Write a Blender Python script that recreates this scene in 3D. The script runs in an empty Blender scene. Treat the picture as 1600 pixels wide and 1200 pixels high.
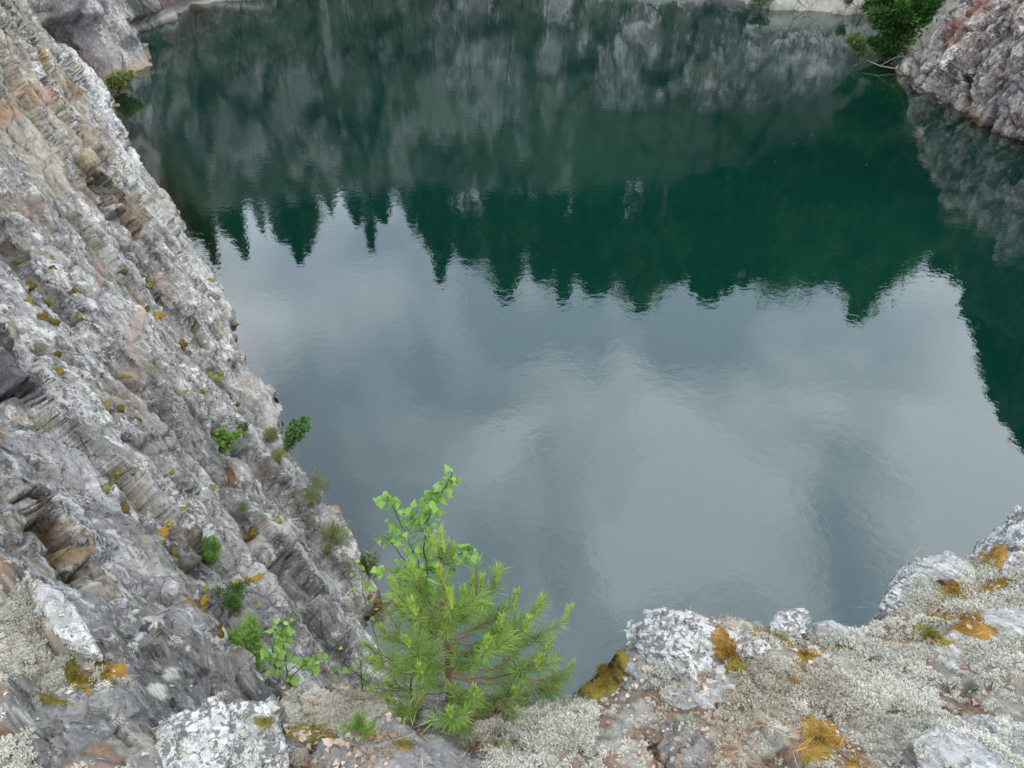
import bpy, math, random
import numpy as np
from mathutils import Vector, Matrix
from mathutils.bvhtree import BVHTree

# ------------------------------------------------------------------ camera, sky, sun, exposure
EYE = np.array([0.0, 0.0, 16.0]); FPX = 1150.0; PITCH = math.radians(38)
scene = bpy.context.scene
cam = bpy.data.cameras.new('camera'); camo = bpy.data.objects.new('camera', cam)
scene.collection.objects.link(camo); scene.camera = camo
cam.sensor_width = 36; cam.lens = 36*FPX/1600; cam.clip_start = 0.05; cam.clip_end = 2000
camo.location = EYE; camo.rotation_euler = (math.pi/2-PITCH, 0, 0)

SUN_EL, SUN_AZ = math.radians(58), math.radians(150)      # azimuth clockwise from +Y
CLOUD_A, CLOUD_B = (10.0, 12.0, 14.2, 1), (22.4, 23.8, 24.8, 1)
world = bpy.data.worlds.new('World'); scene.world = world; world.use_nodes = True
wn, wl = world.node_tree.nodes, world.node_tree.links; wn.clear()
wo = wn.new('ShaderNodeOutputWorld'); wb = wn.new('ShaderNodeBackground'); wb.inputs[1].default_value = 0.13
sky = wn.new('ShaderNodeTexSky'); sky.sky_type = 'NISHITA'; sky.sun_disc = False
sky.sun_elevation = SUN_EL; sky.sun_rotation = SUN_AZ
wt = wn.new('ShaderNodeTexCoord'); wm = wn.new('ShaderNodeMapping'); wm.inputs['Scale'].default_value = (1.4, 1.0, 1.5)
wm.inputs['Location'].default_value = (0.35, 0.2, 0.1)
n1 = wn.new('ShaderNodeTexNoise'); n1.inputs['Scale'].default_value = 3.0; n1.inputs['Detail'].default_value = 5; n1.inputs['Roughness'].default_value = .45
n1.inputs['Distortion'].default_value = .4
cr = wn.new('ShaderNodeValToRGB'); cr.color_ramp.elements[0].position = .41; cr.color_ramp.elements[1].position = .63
cr.color_ramp.elements[0].color = CLOUD_A; cr.color_ramp.elements[1].color = CLOUD_B
mx = wn.new('ShaderNodeMix'); mx.data_type = 'RGBA'; mx.inputs[0].default_value = .9
wl.new(wt.outputs['Generated'], wm.inputs[0]); wl.new(wm.outputs[0], n1.inputs[0]); wl.new(n1.outputs[0], cr.inputs[0])
wl.new(sky.outputs[0], mx.inputs[6]); wl.new(cr.outputs[0], mx.inputs[7]); wl.new(mx.outputs[2], wb.inputs[0]); wl.new(wb.outputs[0], wo.inputs[0])
sl = bpy.data.lights.new('sun', 'SUN'); sl.energy = 1.5; sl.angle = math.radians(12); sl.color = (1, .93, .83)
so = bpy.data.objects.new('sun', sl); scene.collection.objects.link(so)
sd = Vector((math.sin(SUN_AZ)*math.cos(SUN_EL), math.cos(SUN_AZ)*math.cos(SUN_EL), math.sin(SUN_EL)))
so.rotation_euler = sd.to_track_quat('Z', 'Y').to_euler()
scene.view_settings.view_transform = 'Standard'; scene.view_settings.look = 'None'
scene.view_settings.exposure = 0.08; scene.view_settings.gamma = 1
scene.render.engine = 'CYCLES'; scene.render.resolution_x = 1024; scene.render.resolution_y = 768

# ------------------------------------------------------------------ geometry helpers
R_ = np.array([1., 0, 0]); F_ = np.array([0, math.cos(PITCH), -math.sin(PITCH)]); U_ = np.array([0, math.sin(PITCH), math.cos(PITCH)])
def ray(px, py):
    return F_ + R_*(px-800)/FPX + U_*(600-py)/FPX
def at_y(px, py, y):
    d = ray(px, py); return EYE + d*(y/d[1])
def at_z(px, py, z):
    d = ray(px, py); return EYE + d*((z-EYE[2])/d[2])
def proj(P):
    q = np.asarray(P, float) - EYE
    f = q@F_; f = np.where(f < .01, .01, f)
    return 800+FPX*(q@R_)/f, 600-FPX*(q@U_)/f, f
def unit(v):
    v = np.asarray(v, float); return v/np.maximum(np.linalg.norm(v, axis=-1, keepdims=True), 1e-9)

def _h(ix, iy, iz, seed):
    h = (ix.astype(np.int64)*374761393 + iy.astype(np.int64)*668265263 + iz.astype(np.int64)*2147483647 % 4294967291 + seed*1274126177) & 0xffffffff
    h = (h ^ (h >> 13))*1274126177 & 0xffffffff
    h = (h ^ (h >> 16))*2246822519 & 0xffffffff
    return (h ^ (h >> 15)) & 0xffffffff
def _hf(ix, iy, iz, seed): return _h(ix, iy, iz, seed)/4294967295.0
def vnoise(p, seed=0):
    f = np.floor(p); w = p-f; i = f.astype(np.int64); w = w*w*w*(w*(w*6-15)+10); r = 0
    for dx in (0, 1):
        a = w[:, 0] if dx else 1-w[:, 0]
        for dy in (0, 1):
            b = w[:, 1] if dy else 1-w[:, 1]
            for dz in (0, 1):
                c = w[:, 2] if dz else 1-w[:, 2]
                r = r + a*b*c*_hf(i[:, 0]+dx, i[:, 1]+dy, i[:, 2]+dz, seed)
    return r*2-1
def fbm(p, octs=4, seed=0, rough=.5):
    r = 0; a = 1; s = 0
    for o in range(octs):
        r = r + a*vnoise(p*2.03**o+o*17.3, seed+o); s += a; a *= rough
    return r/s
def blocks(p, seed=0, tilt=.6):
    """fractured rock: every Voronoi cell is a small plane with its own height and tilt"""
    f = np.floor(p).astype(np.int64); best = np.full(len(p), 9e9); out = np.zeros(len(p)); sec = np.full(len(p), 9e9)
    for dx in (-1, 0, 1):
        for dy in (-1, 0, 1):
            for dz in (-1, 0, 1):
                a, b, c = f[:, 0]+dx, f[:, 1]+dy, f[:, 2]+dz
                q = np.stack([p[:, 0]-a-_hf(a, b, c, seed), p[:, 1]-b-_hf(a, b, c, seed+1), p[:, 2]-c-_hf(a, b, c, seed+2)], 1)
                d = (q*q).sum(1); m = d < best
                sec = np.where(m, best, np.minimum(sec, d)); best = np.where(m, d, best)
                hv = _hf(a, b, c, seed+3)*2-1
                hv = hv + tilt*(q[:, 0]*(_hf(a, b, c, seed+4)*2-1)+q[:, 1]*(_hf(a, b, c, seed+5)*2-1)+q[:, 2]*(_hf(a, b, c, seed+6)*2-1))*2
                out = np.where(m, hv, out)
    return out, np.sqrt(sec)-np.sqrt(best)

def mesh_obj(name, V, Fc, mat=None, parent=None, smooth=True, attrs=None, mats=None, midx=None):
    me = bpy.data.meshes.new(name); V = np.asarray(V, np.float32); Fc = np.asarray(Fc, np.int32)
    me.vertices.add(len(V)); me.vertices.foreach_set('co', V.ravel())
    n, k = Fc.shape
    me.loops.add(n*k); me.loops.foreach_set('vertex_index', Fc.ravel())
    me.polygons.add(n); me.polygons.foreach_set('loop_start', np.arange(0, n*k, k, dtype=np.int32))
    me.polygons.foreach_set('use_smooth', np.full(n, smooth))
    for m in (mats or ([mat] if mat else [])): me.materials.append(m)
    if midx is not None: me.polygons.foreach_set('material_index', np.asarray(midx, np.int32))
    me.update(calc_edges=True)
    for an, av in (attrs or {}).items():
        av = np.asarray(av, np.float32)
        if av.shape[-1] == 3 and av.ndim == 2: a = me.attributes.new(an, 'FLOAT_VECTOR', 'POINT'); a.data.foreach_set('vector', av.ravel())
        elif av.ndim == 1: a = me.attributes.new(an, 'FLOAT', 'POINT'); a.data.foreach_set('value', av)
        else: a = me.attributes.new(an, 'FLOAT_COLOR', 'POINT'); a.data.foreach_set('color', av.ravel())
    me.validate()
    o = bpy.data.objects.new(name, me); scene.collection.objects.link(o)
    if parent: o.parent = parent
    return o
def grid_faces(nu, nv):
    i = np.arange((nu-1)*(nv-1)); a = (i//(nv-1))*nv+i % (nv-1)
    return np.stack([a, a+1, a+nv+1, a+nv], 1)
def tag(o, label, cat=None, group=None, kind=None):
    if label: o['label'] = label
    if cat: o['category'] = cat
    if group: o['group'] = group
    if kind: o['kind'] = kind
    return o
def thing(name, loc, label, cat, group=None):
    o = bpy.data.objects.new(name, None); scene.collection.objects.link(o); o.location = loc
    o.empty_display_size = .1
    return tag(o, label, cat, group)
def structure(o, label=None): return tag(o, label, kind='structure')
class MB:
    """collects tubes and leaves, builds ONE mesh; world coordinates minus origin"""
    def __init__(s): s.V = []; s.F = []; s.n = 0
    def add(s, V, Fc):
        s.V.append(np.asarray(V, float)); s.F.append(np.asarray(Fc)+s.n); s.n += len(V)
    def tube(s, pts, r0, r1, k=6):
        pts = np.asarray(pts, float); n = len(pts); t = unit(np.gradient(pts, axis=0))
        ref = np.array([.31, .9, .2]); a = unit(np.cross(t, ref)); b = np.cross(t, a)
        r = np.linspace(r0, r1, n)[:, None, None]; th = np.linspace(0, 2*np.pi, k, endpoint=False)
        V = pts[:, None]+r*(a[:, None]*np.cos(th)[None, :, None]+b[:, None]*np.sin(th)[None, :, None])
        i, j = np.meshgrid(np.arange(n-1), np.arange(k), indexing='ij'); i = i.ravel(); j = j.ravel(); j2 = (j+1) % k
        s.add(V.reshape(-1, 3), np.stack([i*k+j, i*k+j2, (i+1)*k+j2, (i+1)*k+j], 1))
    def build(s, name, mat, parent=None, origin=(0, 0, 0), smooth=True, attrs=None):
        return mesh_obj(name, np.concatenate(s.V)-np.asarray(origin), np.concatenate(s.F), mat, parent, smooth, attrs)
rng = np.random.default_rng(7)
def rdir(n, r=rng): return unit(r.normal(size=(n, 3)))
def quads(c, d, w, ln, wid, fold=.0):
    """diamond blades: base c, direction d, side w"""
    n = len(c); d = unit(d); w = unit(w - (w*d).sum(1, keepdims=True)*d); nn = np.cross(d, w)
    ln = np.broadcast_to(ln, n)[:, None]; wid = np.broadcast_to(wid, n)[:, None]
    V = np.stack([c, c+d*ln*.42+w*wid*.5+nn*fold*wid, c+d*ln, c+d*ln*.42-w*wid*.5+nn*fold*wid], 1).reshape(-1, 3)
    return V, np.arange(4*n).reshape(n, 4)
def birch_leaves(c, d, w, size):
    """ovate pointed leaves, two quads folded along the midrib plus tip"""
    n = len(c); d = unit(d); w = unit(w-(w*d).sum(1, keepdims=True)*d); nn = np.cross(d, w); s = np.broadcast_to(size, n)[:, None]
    P = lambda a, b, h: c+d*s*a+w*s*b+nn*s*h
    V = np.stack([P(0, 0, 0), P(.12, .33, .07), P(.42, .40, .06), P(.72, .18, -.02), P(1.05, 0, -.12),
                  P(.72, -.18, -.02), P(.42, -.40, .06), P(.12, -.33, .07), P(.42, 0, 0)], 1).reshape(-1, 3)
    b = (np.arange(n)*9)[:, None]
    Fc = np.concatenate([b+np.array([[0, 1, 2, 8]]), b+np.array([[8, 2, 3, 4]]), b+np.array([[8, 4, 5, 6]]), b+np.array([[0, 8, 6, 7]])])
    return V, Fc
def ico(sub):
    import bmesh
    bm = bmesh.new(); bmesh.ops.create_icosphere(bm, subdivisions=sub, radius=1)
    V = np.array([v.co[:] for v in bm.verts]); Fc = np.array([[v.index for v in f.verts] for f in bm.faces]); bm.free()
    return V, Fc

# ------------------------------------------------------------------ materials
def nt(name):
    m = bpy.data.materials.new(name); m.use_nodes = True; n = m.node_tree.nodes; l = m.node_tree.links; n.clear()
    o = n.new('ShaderNodeOutputMaterial'); b = n.new('ShaderNodeBsdfPrincipled'); l.new(b.outputs[0], o.inputs[0])
    return m, n, l, b, o
class NB:
    def __init__(s, n, l): s.n = n; s.l = l
    def link(s, a, b): s.l.new(a, b)
    def coord(s, scale=(1, 1, 1), rot=None, src='Object'):
        t = s.n.new('ShaderNodeTexCoord'); mp = s.n.new('ShaderNodeMapping'); mp.vector_type = 'TEXTURE' if rot else 'POINT'
        if rot: mp.inputs['Rotation'].default_value = rot; mp.inputs['Scale'].default_value = [1/x for x in scale]
        else: mp.inputs['Scale'].default_value = scale
        s.l.new(t.outputs[src], mp.inputs[0]); return mp.outputs[0]
    def noise(s, vec, scale, detail=5, rough=.55, dist=0):
        t = s.n.new('ShaderNodeTexNoise'); t.inputs['Scale'].default_value = scale; t.inputs['Detail'].default_value = detail
        t.inputs['Roughness'].default_value = rough; t.inputs['Distortion'].default_value = dist; s.l.new(vec, t.inputs['Vector']); return t.outputs[0]
    def vor(s, vec, scale, feat='DISTANCE_TO_EDGE', out='Distance'):
        t = s.n.new('ShaderNodeTexVoronoi'); t.feature = feat; t.inputs['Scale'].default_value = scale; s.l.new(vec, t.inputs['Vector']); return t.outputs[out]
    def ramp(s, v, a, b, ca=(0, 0, 0, 1), cb=(1, 1, 1, 1), interp='LINEAR'):
        t = s.n.new('ShaderNodeValToRGB'); e = t.color_ramp.elements; e[0].position = a; e[1].position = b; e[0].color = ca; e[1].color = cb
        t.color_ramp.interpolation = interp; s.l.new(v, t.inputs[0]); return t.outputs[0]
    def mix(s, f, a, b, mode='MIX'):
        t = s.n.new('ShaderNodeMix'); t.data_type = 'RGBA'; t.blend_type = mode
        for k, x in ((0, f), (6, a), (7, b)):
            if hasattr(x, 'links'): s.l.new(x, t.inputs[k])
            elif k == 0: t.inputs[0].default_value = x
            else: t.inputs[k].default_value = (*x, 1) if len(x) == 3 else x
        return t.outputs[2]
    def math(s, op, a, b=0):
        t = s.n.new('ShaderNodeMath'); t.operation = op
        for k, x in ((0, a), (1, b)):
            if hasattr(x, 'links'): s.l.new(x, t.inputs[k])
            else: t.inputs[k].default_value = x
        return t.outputs[0]
    def attr(s, name, out='Color'):
        t = s.n.new('ShaderNodeAttribute'); t.attribute_name = name; return t.outputs[out]
    def bump(s, h, strength, dist, normal=None):
        t = s.n.new('ShaderNodeBump'); t.inputs['Strength'].default_value = strength; t.inputs['Distance'].default_value = dist
        s.l.new(h, t.inputs['Height'])
        if normal: s.l.new(normal, t.inputs['Normal'])
        return t.outputs[0]

def g(v, w=0): w = w+.034; return (v*(1+w), v, v*(1-w))
# rock: grain direction = rotation of texture space; k = detail frequency multiplier
def rock_mat(name, dark=g(.10), mid=g(.24, .02), light=g(.46), white=g(.66), k=1.0, rot=(0, 0, 0), stretch=.3,
             whiteamt=.5, darkamt=.5, brown=.3, crack=.6, bumpd=.02, attr=False, speck=1.0):
    m, n, l, b, o = nt(name); N = NB(n, l)
    iso = N.coord()
    if attr:
        ga = n.new('ShaderNodeAttribute'); ga.attribute_name = 'grain'; gm = n.new('ShaderNodeMapping'); gm.inputs['Scale'].default_value = (stretch, 1, 1)
        l.new(ga.outputs['Vector'], gm.inputs[0]); an = gm.outputs[0]
    else: an = N.coord((stretch, 1, 1), rot)
    big = N.noise(iso, .55*k, 6, .6, .3)
    c = N.mix(N.ramp(big, .38, .64), mid, light)
    st = N.noise(an, 2.2*k, 10, .72, .25)
    c = N.mix(N.ramp(st, .40, .60), c, N.mix(.75, c, g(.17, -.01)))
    # warm stain
    c = N.mix(N.math('MULTIPLY', N.ramp(N.noise(an, .9*k, 5, .6, 1), .56, .72), brown), c, (.27, .19, .115))
    # white crustose bloom
    w = N.noise(iso, 3.4*k, 9, .72, .3)
    wc = N.math('ADD', w, N.math('MULTIPLY', N.math('SUBTRACT', N.noise(iso, .5*k, 4, .6), .5), .55))
    c = N.mix(N.math('MULTIPLY', N.ramp(wc, .62-.16*whiteamt, .67-.14*whiteamt), .85), c, white)
    w2 = N.noise(an, 9*k, 6, .7)
    c = N.mix(N.math('MULTIPLY', N.ramp(w2, .54, .62), .5), c, white)
    # dark speckle
    dn = N.noise(iso, 13*k*speck, 6, .75, .5); dn2 = N.noise(iso, 2.0*k, 3, .5)
    dd = N.math('ADD', dn, N.math('MULTIPLY', dn2, .35))
    c = N.mix(N.math('MULTIPLY', N.ramp(dd, .79-.12*darkamt, .83-.12*darkamt), .85), c, dark)
    # cracks
    warp = N.mix(.12, an, N.noise(an, 1.5*k, 4, .6), 'ADD')
    cr1 = N.vor(warp, 1.5*k); cr2 = N.vor(warp, 5.5*k)
    cm = N.math('MULTIPLY', N.math('MAXIMUM', N.ramp(cr1, 0, .022, (1,)*4, (0, 0, 0, 1)), N.math('MULTIPLY', N.ramp(cr2, 0, .035, (1,)*4, (0, 0, 0, 1)), .55)), crack)
    cm = N.math('MULTIPLY', cm, N.ramp(N.noise(iso, 2.5*k, 3), .42, .58))
    c = N.mix(cm, c, (.06, .05, .04))
    if attr:
        ta = n.new('ShaderNodeAttribute'); ta.attribute_name = 'tint'
        var = N.mix(.6, ta.outputs['Color'], N.ramp(N.noise(an, 7*k, 6, .7), .3, .7, (.5, .5, .5, 1), (1.3, 1.3, 1.3, 1)), 'MULTIPLY')
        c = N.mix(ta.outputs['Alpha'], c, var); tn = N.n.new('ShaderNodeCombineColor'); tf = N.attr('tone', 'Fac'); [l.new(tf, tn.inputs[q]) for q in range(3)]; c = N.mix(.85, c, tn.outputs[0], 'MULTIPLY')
    l.new(c, b.inputs['Base Color']); b.inputs['Roughness'].default_value = .88; b.inputs['Specular IOR Level'].default_value = .25
    h = N.math('ADD', N.math('MULTIPLY', st, 1.2), N.math('MULTIPLY', N.noise(an, 8*k, 9, .75, .1), .8))
    vc = N.n.new('ShaderNodeTexVoronoi'); vc.inputs['Scale'].default_value = 7*k; vw = N.mix(.35, an, iso); l.new(N.mix(.06, vw, N.noise(iso, 6*k, 3, .6), 'ADD'), vc.inputs['Vector'])
    vd = N.n.new('ShaderNodeTexVoronoi'); vd.inputs['Scale'].default_value = 21*k; l.new(vw, vd.inputs['Vector'])
    sepc = N.n.new('ShaderNodeSeparateColor'); l.new(vc.outputs['Color'], sepc.inputs[0]); sepd = N.n.new('ShaderNodeSeparateColor'); l.new(vd.outputs['Color'], sepd.inputs[0])
    h = N.math('ADD', h, N.math('ADD', N.math('MULTIPLY', sepc.outputs[0], .22), N.math('MULTIPLY', vc.outputs['Distance'], -.35)))
    h = N.math('ADD', h, N.math('ADD', N.math('MULTIPLY', sepd.outputs[0], .09), N.math('MULTIPLY', vd.outputs['Distance'], -.14)))
    h = N.math('SUBTRACT', h, N.math('MULTIPLY', cm, .5))
    h = N.math('ADD', h, N.math('MULTIPLY', N.noise(iso, 38*k, 4, .6), .18))
    l.new(N.bump(h, 1.0, bumpd), b.inputs['Normal'])
    return m
GRAIN = (math.radians(0), math.radians(35), math.radians(-59))
M = {}
M['cliff'] = rock_mat('cliff rock', k=1.1, rot=GRAIN, stretch=.3, bumpd=.12, attr=True, light=g(.50, .0), mid=g(.31, .0), white=g(.70, .0), whiteamt=.62, darkamt=.55, brown=.25)
M['far'] = rock_mat('far cliff rock', k=.16, rot=(0, math.radians(80), 0), stretch=.25, bumpd=.6, attr=True, mid=g(.10), light=g(.38), white=g(.66), whiteamt=.6, darkamt=.8, brown=.6, crack=1)
M['head'] = rock_mat('headland rock', k=.45, rot=(0, math.radians(-50), math.radians(70)), stretch=.4, bumpd=.35, attr=True, mid=(.34, .235, .185), light=(.54, .43, .37), white=(.76, .70, .66), whiteamt=.75, darkamt=.6, brown=.8, crack=1)
M['ledge'] = rock_mat('ledge rock', k=6, rot=(0, 0, math.radians(-50)), stretch=.35, bumpd=.02, attr=True, mid=g(.19, -.02), light=g(.31), white=g(.56), whiteamt=.3, darkamt=.5, brown=.35, crack=.3)
M['boulder'] = rock_mat('speckled boulder', k=7, rot=(0, 0, math.radians(-40)), stretch=.6, bumpd=.012, mid=g(.52, -.03), light=g(.64, -.03), white=g(.76, -.03), whiteamt=1.4, darkamt=1.1, brown=.0, crack=.25, speck=.55, dark=g(.12))
M['slab'] = rock_mat('grey slab', k=6, rot=(0, 0, math.radians(20)), stretch=.25, bumpd=.010, mid=g(.2, -.02), light=g(.33), white=g(.5), whiteamt=.15, darkamt=.5, brown=.12, crack=.3)
M['pale'] = rock_mat('pale slab', k=6, rot=(0, 0, math.radians(-50)), stretch=.3, bumpd=.010, mid=g(.42, -.03), light=g(.58, -.03), white=g(.68, -.02), whiteamt=.6, darkamt=.35, brown=.05, crack=.3)

def simple(name, c1, c2, scale=8, rough=.8, bumpd=None, bscale=60, trans=0, sub=None, spec=.3):
    m, n, l, b, o = nt(name); N = NB(n, l); v = N.coord()
    c = N.mix(N.ramp(N.noise(v, scale, 5, .6), .35, .65), c1, c2)
    if sub: c = N.mix(N.ramp(N.noise(v, scale*.4, 4, .6), .5, .62), c, sub)
    l.new(c, b.inputs['Base Color']); b.inputs['Roughness'].default_value = rough; b.inputs['Specular IOR Level'].default_value = spec
    if bumpd: l.new(N.bump(N.noise(v, bscale, 5, .7), 1, bumpd), b.inputs['Normal'])
    if trans:
        t = n.new('ShaderNodeBsdfTranslucent'); l.new(c, t.inputs[0]); mxs = n.new('ShaderNodeMixShader'); mxs.inputs[0].default_value = trans
        l.new(b.outputs[0], mxs.inputs[1]); l.new(t.outputs[0], mxs.inputs[2]); l.new(mxs.outputs[0], o.inputs[0])
    return m
M['moss_gold'] = simple('golden moss', (.40, .235, .045), (.26, .14, .03), 22, .95, .006, 260, sub=(.27, .25, .05))
M['moss_rim'] = simple('rim moss', (.34, .22, .04), (.20, .21, .04), 9, .95, .012, 170, sub=(.42, .40, .07))
M['moss_olive'] = simple('olive moss', (.27, .25, .05), (.14, .13, .025), 22, .95, .006, 260, sub=(.34, .2, .035))
M['moss_cliff'] = simple('cliff moss', (.13, .11, .022), (.19, .11, .02), 7, .95, .02, 60, sub=(.07, .05, .01))
M['moss_yellow'] = simple('pale moss', (.24, .25, .09), (.18, .18, .05), 9, .95, .02, 60)
M['lichen'] = simple('reindeer lichen', (.50, .49, .42), (.68, .665, .60), 6, .95, trans=.12, sub=(.42, .38, .31))
M['soil'] = None
M['litter'] = simple('dry leaf litter', (.42, .30, .23), (.58, .48, .42), 9, .8, trans=.1, sub=(.26, .15, .10))
M['straw'] = simple('dry needles', (.38, .22, .10), (.5, .36, .2), 12, .8, sub=(.25, .12, .05))
M['needle'] = simple('pine needles', (.14, .25, .05), (.25, .36, .08), 9, .5, trans=.3)
M['shoot'] = simple('new pine shoot', (.36, .50, .09), (.28, .44, .08), 30, .6, trans=.25)
M['shootcore'] = simple('shoot core', (.46, .36, .07), (.36, .38, .08), 30, .7)
M['bark'] = simple('pine bark', (.27, .15, .09), (.17, .10, .07), 30, .9, .002, 120)
M['deadtwig'] = simple('grey dead twig', (.33, .30, .26), (.22, .19, .16), 30, .9)
M['birchbark'] = simple('young birch bark', (.05, .035, .03), (.10, .065, .05), 30, .7)
M['birchleaf'] = simple('birch leaf', (.13, .29, .05), (.28, .44, .10), 38, .5, trans=.35)
M['juniper'] = simple('juniper needles', (.07, .15, .03), (.13, .23, .05), 3, .7, trans=.25)
M['juniperb'] = simple('bright juniper needles', (.16, .29, .06), (.24, .40, .09), 5, .7, trans=.25)
M['bushleaf'] = simple('bush leaf', (.10, .22, .07), (.16, .30, .09), 1.5, .6, trans=.25)
M['farbush'] = simple('dark bush leaf', (.035, .10, .02), (.07, .17, .03), .5, .6, trans=.2)
M['willow'] = simple('olive bush leaf', (.10, .15, .05), (.17, .21, .08), .6, .6, trans=.25)
M['grass'] = simple('cliff grass', (.16, .20, .06), (.26, .29, .10), 3, .7, trans=.25)
M['spruce'] = simple('spruce needles', (.018, .05, .016), (.035, .08, .022), .6, .8)
M['birchfar'] = simple('distant birch leaf', (.05, .11, .025), (.09, .16, .04), .6, .7, trans=.2)
M['trunk'] = simple('tree trunk', (.09, .06, .045), (.16, .12, .10), 2, .9)
M['pebble'] = simple('pale stone chips', (.42, .39, .36), (.24, .22, .2), 14, .9, .003, 90)

def tinted(name, base1, base2, scale):
    m, n, l, b, o = nt(name); N = NB(n, l); v = N.coord()
    c = N.mix(N.ramp(N.noise(v, scale, 6, .65), .38, .62), base1, base2)
    c = N.mix(N.ramp(N.noise(v, scale*4, 6, .7), .55, .68), c, (.42, .42, .38))
    l.new(c, b.inputs['Base Color']); b.inputs['Roughness'].default_value = .95; l.new(N.bump(N.noise(v, scale*12, 6, .7), 1, .012), b.inputs['Normal'])
    return m
M['plateau'] = simple('forest floor', (.06, .06, .03), (.12, .09, .05), .3, .95)
M['soil'] = tinted('lichen soil', (.20, .15, .11), (.36, .34, .29), 12)

# ------------------------------------------------------------------ quarry rim (terrain): base line at the water -> crest line
LOOP = [  # base x,y | crest x,y | crest height
 (26, -6, 30, -14, 15), (12, 2, 14, -6, 15), (5, 5, 5, -1, 14), (1, 6.5, .9, .2, 13.4), (-1.6, 7.8, -1.5, .9, 13.0),
 (-3.3, 10.8, -5.6, 3.6, 14.6), (-4.4, 13.2, -10.3, 9, 16), (-7.3, 17.5, -13.8, 13.6, 17), (-13.2, 28.2, -19.7, 24, 18), (-18.6, 37, -25.5, 33, 18.5),
 (-24.3, 45.7, -31, 41.5, 19), (-29.8, 54.5, -38, 50.5, 19), (-34, 56.5, -42, 55, 19), (-29.6, 57.2, -38, 58.2, 18), (-28.6, 61.5, -35, 65, 18),
 (-34, 66, -41, 70, 19), (-33.8, 74.4, -40, 77, 21), (-30.5, 86.6, -35, 91, 25), (-18, 91.5, -19, 97, 26), (5, 92, 5, 99, 26),
 (18, 88.7, 20, 98, 25), (24, 85.2, 28, 96, 22), (29, 81.7, 37, 94, 18), (34, 79.5, 46, 88, 15), (37, 71, 54, 77, 13),
 (31.5, 65.5, 50, 68, 12), (30, 60.5, 42, 60, 14.5), (29.4, 53.5, 37.2, 52, 15), (30.9, 43.4, 36.2, 42.5, 18), (34, 33, 38, 32, 20),
 (33, 20, 39, 16, 22), (29, 6, 35, 0, 18)]
LP = np.array(LOOP, float); NLP = len(LP)
def loop_at(t):
    """Catmull-Rom / linear blend through the control table (closed)"""
    i = np.floor(t).astype(int); f = (t-i)[:, None]
    p0, p1, p2, p3 = (LP[(i+k) % NLP] for k in (-1, 0, 1, 2))
    cm = .5*((2*p1)+(-p0+p2)*f+(2*p0-5*p1+4*p2-p3)*f*f+(-p0+3*p1-3*p2+p3)*f**3)
    return .55*cm+.45*(p1*(1-f)+p2*f)
def axes(dirv, nrm):
    d = unit(dirv); m = unit(nrm-(nrm@d)*d); return np.stack([d, np.cross(m, d), m], 1)
LG = axes(np.array([.63, -.58, -.51]), np.array([.78, .47, .42]))      # grain frame of the near wall
def cseg(px, py, x0, y0, x1, y1):
    dx, dy = x1-x0, y1-y0; u = np.clip(((px-x0)*dx+(py-y0)*dy)/(dx*dx+dy*dy+1e-9), 0, 1)
    return np.hypot(px-x0-u*dx, py-y0-u*dy)
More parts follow.
